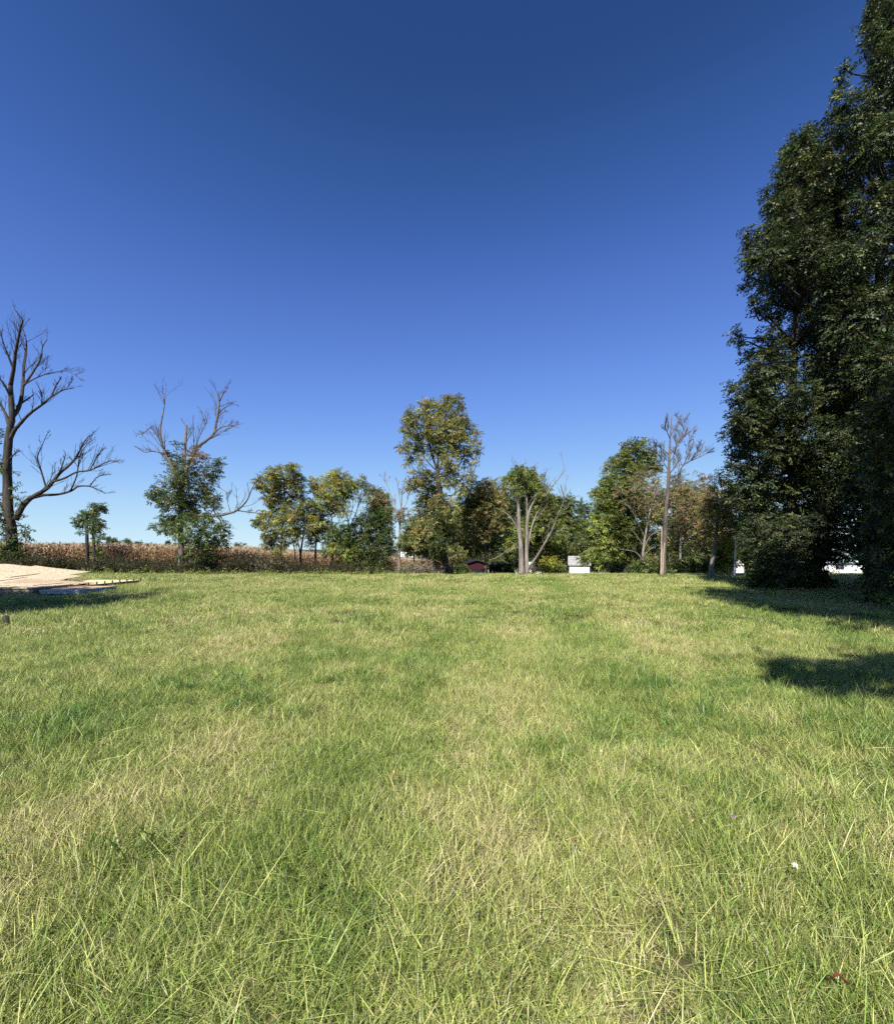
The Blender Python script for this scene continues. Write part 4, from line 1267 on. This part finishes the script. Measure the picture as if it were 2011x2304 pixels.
TALL1 = make_tree('sweetgum_tree', 'tall dark broadleaf tree at right whose stepped crown edge stands against the sky', 'tree', 18.6, C0,
                  [([(1778, 1326), (1780, 1180), (1782, 1000), (1790, 700), (1796, 400)], 24, 5), ([(1830, 1322), (1836, 1180), (1842, 1000), (1846, 800)], 22, 8)], [],
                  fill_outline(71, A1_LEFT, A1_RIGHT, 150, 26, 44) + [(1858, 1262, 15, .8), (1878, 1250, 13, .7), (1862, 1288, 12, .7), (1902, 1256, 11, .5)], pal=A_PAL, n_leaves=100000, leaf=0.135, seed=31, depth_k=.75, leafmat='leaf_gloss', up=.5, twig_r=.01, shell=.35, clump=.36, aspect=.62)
A2_LEFT = [(-90, 2010), (0, 1955), (35, 1949), (60, 1976), (80, 1962), (98, 1978), (120, 1950), (153, 1888), (180, 1880), (210, 1864), (235, 1884), (260, 1866), (307, 1874), (360, 1868), (450, 1860), (600, 1850), (800, 1850), (1000, 1850), (1150, 1860), (1250, 1880)]
A2_RIGHT = [(-90, 2050), (60, 2110), (200, 2180), (400, 2230), (800, 2260), (1150, 2240), (1250, 2200)]
TALL2 = make_tree('sweetgum_tree', 'tallest dark broadleaf tree at right, its top almost out of the picture', 'tree', 17.6, C0,
                  [([(1965, 1327), (1968, 1100), (1975, 700), (1985, 200)], 30, 8)], [],
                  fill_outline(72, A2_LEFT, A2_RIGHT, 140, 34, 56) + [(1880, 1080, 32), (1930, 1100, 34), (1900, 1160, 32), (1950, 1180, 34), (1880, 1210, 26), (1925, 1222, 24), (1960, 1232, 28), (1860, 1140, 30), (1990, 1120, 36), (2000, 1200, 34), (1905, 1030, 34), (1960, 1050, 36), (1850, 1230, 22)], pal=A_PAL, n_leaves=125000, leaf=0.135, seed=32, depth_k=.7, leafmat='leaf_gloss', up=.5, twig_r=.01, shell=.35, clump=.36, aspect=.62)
B_LEFT = [(800, 2060), (830, 2000), (860, 1965), (960, 1930), (1010, 1925), (1060, 1950), (1130, 1955), (1180, 1935), (1240, 1960), (1300, 1930), (1350, 1945), (1372, 1965)]
B_RIGHT = [(800, 2110), (860, 2220), (950, 2320), (1372, 2360)]
NEAR = make_tree('sweetgum_tree', 'nearest dark broadleaf tree, its low boughs cut by the right edge of the picture', 'tree', 12.6, C0,
                 [([(2150, 1372), (2152, 1100), (2145, 860)], 26, 6)], [],
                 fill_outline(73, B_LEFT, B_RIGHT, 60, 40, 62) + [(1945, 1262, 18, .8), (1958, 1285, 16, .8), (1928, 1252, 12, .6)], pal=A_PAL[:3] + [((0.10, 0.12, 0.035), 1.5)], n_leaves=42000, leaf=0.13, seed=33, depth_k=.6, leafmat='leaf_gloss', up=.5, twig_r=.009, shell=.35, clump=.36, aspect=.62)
make_tree('understory_shrub', 'dark shrub filling the foot of the tall broadleaf trees at right', 'shrub', 18.2, C0,
          [([(1720, 1335), (1722, 1310), (1725, 1280)], 5, 3), ([(1760, 1335), (1765, 1300)], 5, 3)], [],
          [(1700, 1295, 22), (1725, 1300, 24), (1750, 1290, 26), (1715, 1270, 22), (1740, 1262, 24), (1775, 1300, 24), (1800, 1305, 22), (1830, 1310, 18), (1735, 1318, 16), (1770, 1318, 16), (1700, 1318, 14), (1690, 1250, 18), (1760, 1240, 22), (1860, 1312, 14), (1800, 1270, 20, 1, LIME), (1815, 1282, 16, 1, LIME)],
          pal=DEEP, n_leaves=7000, leaf=0.12, seed=34, depth_k=.3)
# ------------------------------------------------------------------ buildings and yard things
def gable_house(name, label, cat, x, y, z, w_, d, wall_h, roof_h, rz, wallm, roofm, over=0.15, front_gable=False, extras=None):
    root = thing(name, label, cat, (x, y, z))
    root.rotation_euler = (0, 0, rz)
    hw, hd = w_ / 2, d / 2
    m = MB()
    # walls with two gable ends; the ridge runs along x, or along y when the gable faces the camera
    if front_gable:
        V = [(-hw, -hd, 0), (hw, -hd, 0), (hw, hd, 0), (-hw, hd, 0), (-hw, -hd, wall_h), (hw, -hd, wall_h), (hw, hd, wall_h), (-hw, hd, wall_h), (0, -hd, wall_h + roof_h), (0, hd, wall_h + roof_h)]
        m.add(V, [[0, 1, 5, 4], [1, 2, 6, 5], [2, 3, 7, 6], [3, 0, 4, 7]], [[4, 5, 8], [6, 7, 9]])
    else:
        V = [(-hw, -hd, 0), (hw, -hd, 0), (hw, hd, 0), (-hw, hd, 0), (-hw, -hd, wall_h), (hw, -hd, wall_h), (hw, hd, wall_h), (-hw, hd, wall_h), (-hw, 0, wall_h + roof_h), (hw, 0, wall_h + roof_h)]
        m.add(V, [[0, 1, 5, 4], [1, 2, 6, 5], [2, 3, 7, 6], [3, 0, 4, 7]], [[5, 6, 9], [7, 4, 8]])
    o = bpy.data.objects.new('wall', m.mesh('wall', wallm))
    COL.objects.link(o)
    o.parent = root
    m = MB()
    th = 0.07
    span = hw if front_gable else hd
    sl = roof_h / span
    for s in (-1, 1):
        ln = math.hypot(span + over, (span + over) * sl)
        a = math.atan(sl)
        if front_gable:
            Mx = np.array([[math.cos(a), 0, s * math.sin(a)], [0, 1, 0], [-s * math.sin(a), 0, math.cos(a)]])
            m.box(s * (span + over) / 2, 0, wall_h + roof_h - (span + over) / 2 * sl + th * .75, ln, d + 2 * over, th, M=Mx)
        else:
            Mx = np.array([[1, 0, 0], [0, math.cos(a), -(-s) * math.sin(a) * -1], [0, -s * math.sin(a), math.cos(a)]])
            Mx = np.array([[1, 0, 0], [0, math.cos(a), s * math.sin(a)], [0, -s * math.sin(a), math.cos(a)]])
            m.box(0, s * (span + over) / 2, wall_h + roof_h - (span + over) / 2 * sl + th * .75, w_ + 2 * over, ln, th, M=Mx)
    o = bpy.data.objects.new('roof', m.mesh('roof', roofm))
    COL.objects.link(o)
    o.parent = root
    return root


def part(root, name, mb, mat):
    o = bpy.data.objects.new(name, mb.mesh(name, mat))
    COL.objects.link(o)
    o.parent = root
    return o


def ground_at(px, Y):
    x = (px - CX) / F * Y
    return x, Y, float(terrain(x, Y))


x, y, z = ground_at(1303, 54)
r_ = gable_house('small_shed', 'small white shed with weathered grey roof on the far lawn', 'shed', x, y, z - .05, 2.3, 2.0, 1.35, 0.9, -0.27, M['white_wall'], M['shingle'])
part(r_, 'eave_board', MB().box(0, -1.17, 1.24, 2.56, 0.03, 0.1), M['shingle'])
sl_ = 0.9 / 1.0
al_ = math.atan(sl_)
Mr_ = np.array([[1, 0, 0], [0, math.cos(al_), -math.sin(al_)], [0, math.sin(al_), math.cos(al_)]])
for k in range(4):
    yy = -1.0 + 0.27 * k
    part(r_, 'roof_course', MB().box(0, yy, 2.25 + yy * sl_ + .125, 2.66, 0.3, 0.025, M=Mr_), M['shingle'])
for k in range(9):
    part(r_, 'siding_board', MB().box(-1.02 + k * .255, -1.012, .66, .24, .03, 1.3), M['white_wall'])

x, y, z = ground_at(1066, 56)
r_ = gable_house('red_barn', 'dark red shed half hidden behind the far trees', 'shed', x + .1, y, z, 2.1, 3, 1.5, 0.3, 0.1, M['red_board'], M['dark_board'], front_gable=True, over=.25)
part(r_, 'opening_shade', MB().box(0, -1.52, 0.4, 1.9, 0.06, 0.8), M['dark_board'])  # dark panel painted in for the shade of an open bay
x, y, z = ground_at(1136, 57)
gable_house('dark_shed', 'near-black shed, coloured dark for shade, left of the forked dead tree', 'shed', x, y, z, 3.0, 3, 1.3, 0.35, 0.0, M['dark_board'], M['dark_board'])
x, y, z = ground_at(1194, 50)
gable_house('cream_hutch', 'small cream hutch peeping out right behind the forked dead trunks', 'hutch', x, y, z, 0.85, 0.8, 1.15, 0.25, 0.1, M['white_wall'], M['white_wall'], over=.05)

# white sling seat before the red shed
x, y, z = ground_at(1077, 40)
r_ = thing('hammock', 'small white sagging hammock on a low frame before the red shed', 'hammock', (x, y, z))
m = MB()
u = np.linspace(-1, 1, 9)
V = np.array([[0.42 * a, b, 0.34 - 0.12 * (1 - a * a)] for a in u for b in (-.2, .2)])
k = np.arange(8)[:, None] * 2
m.add(np.vstack([V, V - (0, 0, .02)]), np.vstack([k + [[0, 1, 3, 2]], k + 18 + [[2, 3, 1, 0]]]))
part(r_, 'sling', m, M['white'])
for s in (-1, 1):
    part(r_, 'leg', MB().tube([(s * .43, 0, 0), (s * .43, 0, .37)], .02, 6), M['white'])

# utility pole
x, y, z = ground_at(1652, 26)
r_ = thing('white_pole', 'slim white pole standing left of the dark trees at right', 'pole', (x, y, z))
part(r_, 'post', MB().tube([(0, 0, -.2), (.06, 0, 1.4), (.17, 0, 3.2)], [.062, .055, .05], 10), M['white_wall'])
part(r_, 'cap', MB().tube([(.17, 0, 3.19), (.172, 0, 3.26)], [.058, .04], 10), M['white'])

# round-topped white shed and its grey box
x, y, z = ground_at(1659, 64)
r_ = thing('round_top_shed', 'white shed with rounded top beside the slim white pole', 'shed', (x, y, z))
r_.rotation_euler = (0, 0, -.55)
m = MB()
a = np.linspace(0, math.pi, 13)
prof = np.vstack([[(.72, 0)], np.stack([.72 * np.cos(a), 1.45 + .62 * np.sin(a)], 1), [(-.72, 0)]])
n_ = len(prof)
V = np.vstack([np.column_stack([prof[:, 0], np.full(n_, -1.2), prof[:, 1]]), np.column_stack([prof[:, 0], np.full(n_, 1.2), prof[:, 1]]), [[0, -1.2, .9], [0, 1.2, .9]]])
i_ = np.arange(n_ - 1)
m.add(V, np.stack([i_, i_ + 1, i_ + n_ + 1, i_ + n_], 1), np.vstack([np.stack([i_ + 1, i_, np.full(n_ - 1, 2 * n_)], 1), np.stack([i_ + n_, i_ + n_ + 1, np.full(n_ - 1, 2 * n_ + 1)], 1)]))
part(r_, 'shell', m, M['white'])
part(r_, 'door', MB().box(0.05, -1.23, .85, .8, .04, 1.6), M['white'])
part(r_, 'door_frame', MB().box(0.05, -1.215, 1.69, .95, .05, .06).box(-.4, -1.215, .85, .06, .05, 1.6).box(.5, -1.215, .85, .06, .05, 1.6), M['white_wall'])
x, y, z = ground_at(1641, 62)
r_ = thing('grey_cabinet', 'dark grey upright cabinet left of the round-topped white shed', 'cabinet', (x, y, z))
part(r_, 'body', MB().box(0, 0, .6, .75, .7, 1.2), M['grey_box'])
part(r_, 'lid', MB().box(0, 0, 1.23, .82, .77, .06), M['grey_box'])

# white house behind the dark trees
x, y, z = ground_at(1893, 74)
r_ = gable_house('white_house', 'low white house with pale teal roof seen through the dark trees at right', 'house', x - .5, y, z, 5.8, 6, 2.1, 1.3, -.6, M['white'], M['teal_roof'], over=.35)
f_ = part(r_, 'window', MB().box(-.2, -3.03, 1.35, 1.2, .06, .9), M['white_wall'])
for s in (-1, 1):
    part(f_, 'pane', MB().box(-.2 + s * .27, -3.075, 1.35, .48, .03, .75), M['glass']).parent = f_
part(r_, 'door', MB().box(2.1, -3.03, 1.0, .9, .06, 2.0), M['white_wall'])
x, y, z = ground_at(1697, 72)
gable_house('white_outbuilding', 'white outbuilding glimpsed through leaves between the round-topped shed and the dark trunks', 'outbuilding', x, y, z, 3.4, 4, 2.2, .9, 0, M['white'], M['shingle'])
# far white buildings beyond the corn
x, y, z = ground_at(928, 92)
gable_house('far_barn', 'far white building low between the pale bare tree and the tallest leafy tree', 'barn', x, y, z - .1, 4.4, 8, 3.3, 1.0, 0, M['white'], M['white'])

# ------------------------------------------------------------------ building materials at the left
def heap(x, y):
    """top of the loosely piled sheets: flat on the stacks in front, rising to the back and left"""
    return .262 + np.clip(y - 16.1, 0, 9) * .122 * np.clip((-15.0 - x) / 4.6, 0, 1.15) - np.clip(x + 15.4, 0, 9) * .06


def sheet(label, cx, cy, rz, layer, mat, ln=2.44, wd=1.22, th=0.018, seed=0, group='loose strand-board sheets'):
    rg = np.random.default_rng(seed)
    nu, nv = 13, 9
    u, v = np.meshgrid(np.linspace(-.5, .5, nu) * ln, np.linspace(-.5, .5, nv) * wd)
    X = u * math.cos(rz) - v * math.sin(rz) + cx
    Yy = u * math.sin(rz) + v * math.cos(rz) + cy
    h = heap(X, Yy) + layer + .008 * np.sin(u * 2.2 + rg.uniform(0, 6)) + .03 * (np.abs(u) / ln * 2) ** 3 * rg.uniform(-.6, 1)
    T = np.stack([X, Yy, h], -1).reshape(-1, 3)
    o_ = np.array([cx, cy, float(heap(cx, cy)) + layer])
    T = T - o_
    nn = nu * nv
    ii = (np.arange(nv - 1)[:, None] * nu + np.arange(nu - 1)).ravel()
    q = [np.stack([ii, ii + 1, ii + nu + 1, ii + nu], 1), np.stack([ii + nn, ii + nu + nn, ii + nu + 1 + nn, ii + 1 + nn], 1)]
    for ring in (np.arange(nu), np.arange(nu) + (nv - 1) * nu, np.arange(nv) * nu, np.arange(nv) * nu + nu - 1):
        q.append(np.stack([ring[:-1], ring[1:], ring[1:] + nn, ring[:-1] + nn], 1))
    o = MB().add(np.vstack([T, T - (0, 0, th)]), np.vstack(q)).build('strand_board', mat)
    o.location = o_
    return tag(o, label, 'board', group)


# low stacks in front, their side edges painted blue
def stack(name, label, x0, x1, y0, y1, h, n, edge, top, seed):
    rg = np.random.default_rng(seed)
    root = thing(name, label, 'board stack', ((x0 + x1) / 2, (y0 + y1) / 2, 0), 'stacks of strand board')
    cx, cy = (x0 + x1) / 2, (y0 + y1) / 2
    for k in range(n):
        t = h / n
        m = MB().box(rg.uniform(-.03, .03), rg.uniform(-.03, .03), t * (k + .5) + .02, x1 - x0, y1 - y0, t * .86, rz=rg.uniform(-.01, .01))
        part(root, 'board', m, top if k == n - 1 else edge)
    return root


stack('board_stack', 'low stack of sheets with blue painted edges, at the front of the pile', -14.35, -12.9, 15.75, 17.5, .15, 8, M['blue_edge'], M['osb_red'], 1)
stack('board_stack', 'shaded stack of sheets left of the blue-edged stack', -16.85, -14.45, 15.6, 17.3, .24, 7, M['dark_sheet'], M['osb'], 2)
stack('board_stack', 'stack of sheets cut by the left edge of the picture', -19.4, -16.95, 15.7, 17.5, .25, 7, M['dark_sheet'], M['osb'], 3)
sheet('reddish strand-board sheet lying lowest, next to the pale plank deck', -15.7, 17.75, .2, .012, M['osb_red'], seed=1)
sheet('tan strand-board sheet at the foot of the pile, between the stacks and the plank deck', -17.2, 18.1, .08, .014, M['osb'], seed=2)
sheet('tan strand-board sheet sloping down in the middle of the pile', -17.4, 19.2, .16, .020, M['osb'], seed=3)
sheet('tan strand-board sheet at the back corner of the pile, beside the plank deck', -18.0, 20.4, .06, .026, M['osb'], seed=4)
sheet('tan strand-board sheet under the uppermost one at the left edge', -19.0, 19.0, -.1, .018, M['osb'], seed=5)
sheet('uppermost tan strand-board sheet at the left edge of the picture', -18.8, 20.1, .14, .034, M['osb'], seed=6)
sheet('tan strand-board sheet laid flat on the leftmost stack', -18.6, 17.9, .04, .016, M['osb'], seed=7)
sheet('tan strand-board sheet laid flat on the shaded stack', -16.4, 17.1, -.05, .005, M['osb'], seed=8)
sheet('tan strand-board sheet at the very left edge, in front of the uppermost one', -20.3, 18.2, .1, .014, M['osb'], seed=9)
sheet('highest tan strand-board sheet, cut by the left edge of the picture', -20.6, 20.0, .02, .030, M['osb'], seed=10)
for k, (cx_, cy_) in enumerate(((-17.6, 19.5), (-19.2, 19.9), (-18.4, 18.5))):
    h_ = float(heap(cx_, cy_)) - .05
    tag(MB().box(cx_, cy_, h_ / 2, 1.9, .09, h_, rz=.1).build('support_beam', M['pine']), ('short pine beam under the middle of the board pile', 'tall pine beam under the uppermost sheet', 'low pine beam under the left sheets')[k], 'beam')

# flat wall panel: planks on a frame, stud ends standing along its near side
deck = thing('wall_panel', 'pale pine wall panel lying flat on the grass with stud ends along its side', 'wall panel', (-15.65, 19.0, 0))
for k in range(10):
    yy = -1.89 + k * 0.42
    part(deck, 'stud', MB().box(0, yy, .085, 2.55, .04, .12), M['pine'])
    part(deck, 'stud_end', MB().box(1.295, yy, .165, .035, .05, .20), M['pine_end'])
for k in range(11):
    part(deck, 'plank', MB().box(-1.17 + k * .234, 0, .157 + .004 * (k % 3), .222, 3.84, .02), M['pine'])
part(deck, 'rim_board', MB().box(1.257, 0, .075, .035, 3.88, .11), M['pine_end'])
deck.rotation_euler = (0, 0, -.02)

# short dark stub at the very left of the lawn
x, y = -9.22, 9.35
st = MB().tube([(x, y, -.05), (x + .005, y, .1), (x - .01, y, .2), (x, y, .21)], [.075, .06, .055, .02], 9, rough=.15).build('wood_stub', M['bark_dark'], smooth=True)
tag(st, 'short dark wooden stub in the grass at the left edge of the picture', 'stump')

# the stand of trees left of the picture whose shade lies on the boards
def shade_tree(label, base, c, rad, n_lobe, lr, n_leaves, leaf, seed):
    """a tree standing just outside the picture, given by its crown centre and half-axes"""
    rg = np.random.default_rng(seed)
    base, c, rad = np.array(base, float), np.array(c, float), np.array(rad, float)
    base[2] = float(terrain(base[0], base[1]))
    root = thing('shade_tree', label, 'tree', base)
    ax = smooth_line([base - (0, 0, .15), base * .5 + c * .5 + rg.normal(0, .1, 3), c + (0, 0, rad[2] * .6)], 5)
    MB().tube(ax, np.linspace(.24, .05, len(ax)), 9, rough=.07).build('trunk', M['bark_dark'], root, True)
    d = unit(rg.normal(0, 1, (n_lobe, 3)))
    cc = c + d * rad * (rg.random((n_lobe, 1)) ** .45) * .85
    lob = [(p, lr * rg.uniform(.75, 1.2), 1.0, GREEN) for p in cc]
    cw, tw, br = [], [], MB()
    crown_fill(rg, cw, tw, lob, n_leaves, leaf, up=.4, shell=.1, clump=.4)
    for p in cc:
        j = int(np.argmin(np.linalg.norm(ax - p, axis=1) + np.maximum(0, ax[:, 2] - p[2]) * 2))
        br.tube(smooth_line([ax[j], ax[j] * .5 + p * .5 + rg.normal(0, .1, 3), p], 3), np.linspace(.06, .015, 7), 5)
    for q, r in tw:
        br.tube(q, r, 3, cap=False)
    build_crown('crown', cw, 'leaf', root)
    br.build('branches', M['bark_dark'], root, True)


shade_tree('leafy tree just outside the left edge, shading the board pile', (-16.9, 4.2, 0), (-16.5, 4.9, 7.8), (4.7, 3.6, 3.6), 46, 1.3, 13000, .32, 61)
shade_tree('small leafy tree behind the camera at right, its top shading a patch of lawn', (3.0, -1.6, 0), (3.3, -0.75, 7.0), (2.7, .7, .9), 22, .46, 1500, .2, 62)
shade_tree('first leafy tree outside the right edge, its shade lying before the dark trees', (8.6, 1.0, 0), (8.3, 1.4, 12.6), (4.4, 3.2, 4.6), 66, 1.45, 19000, .36, 63)
shade_tree('second leafy tree outside the right edge, shading the foot of the dark trees', (15.4, 5.6, 0), (15.0, 6.0, 7.0), (3.9, 4.0, 4.8), 50, 1.5, 12000, .36, 64)

# ------------------------------------------------------------------ brush, weeds, fallen leaves and flowers
def brush_pile(name, label, px, Y, wd, h, seed, n=230):
    rg = np.random.default_rng(seed)
    x, y, z = ground_at(px, Y)
    root = thing(name, label, 'brush pile', (x, y, z))
    m, lv = MB(), MB()
    for _ in range(n):
        a = rg.uniform(-1, 1)
        c = np.array([a * wd / 2, rg.normal(0, .5), rg.uniform(0, h) * (1 - a * a * .75)])
        d = unit(rg.normal(0, 1, 3) * (1, .7, .55))
        l = rg.uniform(.25, .8)
        q = np.array([c - d * l, c + rg.normal(0, .08, 3), c + d * l])
        q[:, 2] = np.maximum(q[:, 2], -.02)
        m.tube(q, [.006, .012, .006], 3, cap=False)
    k = n * 9
    a = rg.uniform(-1, 1, k)
    p = np.stack([a * wd / 2, rg.normal(0, .5, k), rg.uniform(0, 1, k) * h * (1 - a * a * .75)], 1)
    leaf_quads(lv, rg, p, rg.uniform(.06, .15, k), pick(rg, BROWN + [((.22, .16, .09), 2), ((.08, .09, .03), 2)], k), up=.3)
    part(root, 'sticks', m, M['bark_grey'])
    part(root, 'dead_leaves', lv, M['dry_leaf'])


brush_pile('brush_pile', 'brown brush heap at the foot of the bushy olive tree', 605, 30.2, 3.0, .8, 1)
brush_pile('brush_pile', 'wide brown brush heap left of the tallest leafy tree', 945, 31.0, 3.6, 1.0, 2, 300)


def herb(name, label, px, Y, h, nl, ls, pal, seed, spread=.5, cat='weed', Z=None):
    rg = np.random.default_rng(seed)
    x, y, z = ground_at(px, Y)
    me = weed(rg, h, pal, nl, ls, spread)
    o = bpy.data.objects.new(name, me)
    COL.objects.link(o)
    o.location = (x, y, z)
    return tag(o, label, cat)


PALE = [((.42, .42, .36), 3), ((.28, .30, .22), 2), ((.5, .48, .42), 1)]
herb('silvery_weed', 'silvery pale weed at the left foot of the forked dead tree', 1165, 27.2, .45, 90, .07, PALE, 1)
herb('silvery_weed', 'silvery pale weed at the right foot of the forked dead tree', 1212, 27.0, .34, 90, .07, PALE, 2, .8)
herb('bright_weed', 'bright lime weed sticking up in front of the corn edge', 322, 28.6, .62, 70, .1, LIME, 3, .35)
herb('bright_weed', 'low lime weed beside the taller one at the corn edge', 340, 28.4, .38, 50, .1, LIME, 4, .6)
herb('snag_weed', 'small green weeds around the foot of the tall snag', 1512, 26.3, .55, 110, .1, GREEN, 5, .7)
herb('pole_weed', 'low weeds right of the leaning grey tree', 1622, 26, .4, 80, .1, LIME, 6, 1.0)


def fallen_leaf(label, px, py, L, wd, rz, cols, h=.10):
    Yg = F * (EYE - h) / (py - HY)
    x, y, z = ground_at(px, Yg)
    o = thing('fallen_leaf', label, 'leaf', (x, y, z + h), 'fallen leaves on the lawn')
    m = MB()
    t = np.linspace(0, 1, 7)
    hw = wd / 2 * np.array([.08, .75, 1, .8, .9, .45, .03])
    zc = .018 * np.sin(t * 5)
    V = np.concatenate([np.stack([t * L - L / 2, hw * s, zc + abs(s) * .012], 1) for s in (-1, 0, 1)])
    i = np.arange(6)
    q = np.vstack([np.stack([i, i + 1, i + 8, i + 7], 1), np.stack([i + 7, i + 8, i + 15, i + 14], 1)])
    m.add(V, q, c=cols)
    part(o, 'blade', m, M['dry_leaf'])
    part(o, 'stalk', MB().tube([(-L / 2, 0, 0), (-L / 2 - L * .35, .01, -.008)], .0016, 4, c=np.array(cols) * .6), M['dry_leaf'])
    o.rotation_euler = (.25, -.2, rz)


fallen_leaf('rust-red fallen leaf near the lower right corner', 1893, 2208, .05, .016, -.3, (.15, .055, .028))
fallen_leaf('orange-tan fallen leaf in the middle of the lawn', 890, 1737, .035, .024, .4, (.60, .36, .16))
fallen_leaf('dull red fallen leaf right of the centre', 1292, 1893, .038, .016, .8, (.36, .15, .09))


def blossom(label, px, py, rad, col, n, h=.12, seed=0):
    rg = np.random.default_rng(seed)
    Yg = F * (EYE - h) / (py - HY)
    x, y, z = ground_at(px, Yg)
    o = thing('clover_flower', label, 'flower', (x, y, z), 'flowers in the grass')
    m = MB()
    d = unit(rg.normal(0, 1, (n, 3)) * (1, 1, .8) + (0, 0, .4))
    leaf_quads(m, rg, np.array([0, 0, h]) + d * rad * .3, np.full(n, rad), np.tile(col, (n, 1)) * rg.uniform(.8, 1.15, (n, 1)), up=.2, aspect=.4, droop=-.3)
    part(o, 'petals', m, M['bloom'])
    part(o, 'stem', MB().tube([(0, 0, 0), (.005, 0, h * .5), (0, 0, h)], .0016, 4, c=(.1, .16, .04)), M['leaf'])


blossom('single mauve clover flower on the right of the lawn', 1649, 1841, .011, (.50, .30, .52), 60, seed=1)
blossom('white flower pair in the grass low on the right', 1788, 1951, .013, (.80, .80, .78), 60, seed=2)
CLOVER = ['tiny white clover head in the middle of the scatter near the left edge', 'tiny white clover head right of the middle of the left-edge scatter', 'tiny white clover head lower right in the left-edge scatter', 'rightmost tiny white clover head of the close left-edge scatter',
          'leftmost tiny white clover head of the left-edge scatter', 'lowest tiny white clover head of the left-edge scatter', 'lone tiny white clover head just right of the left-edge scatter', 'lone tiny white clover head farthest right of the left-edge scatter']
for k, (px, py) in enumerate(((62, 1416), (74, 1419), (86, 1422), (98, 1419), (54, 1422), (80, 1427), (134, 1412), (197, 1409))):
    Yg = F * 1.5 / (py - HY)
    blossom(CLOVER[k], px, py, .02, (.72, .72, .66), 40, h=.11, seed=10 + k)
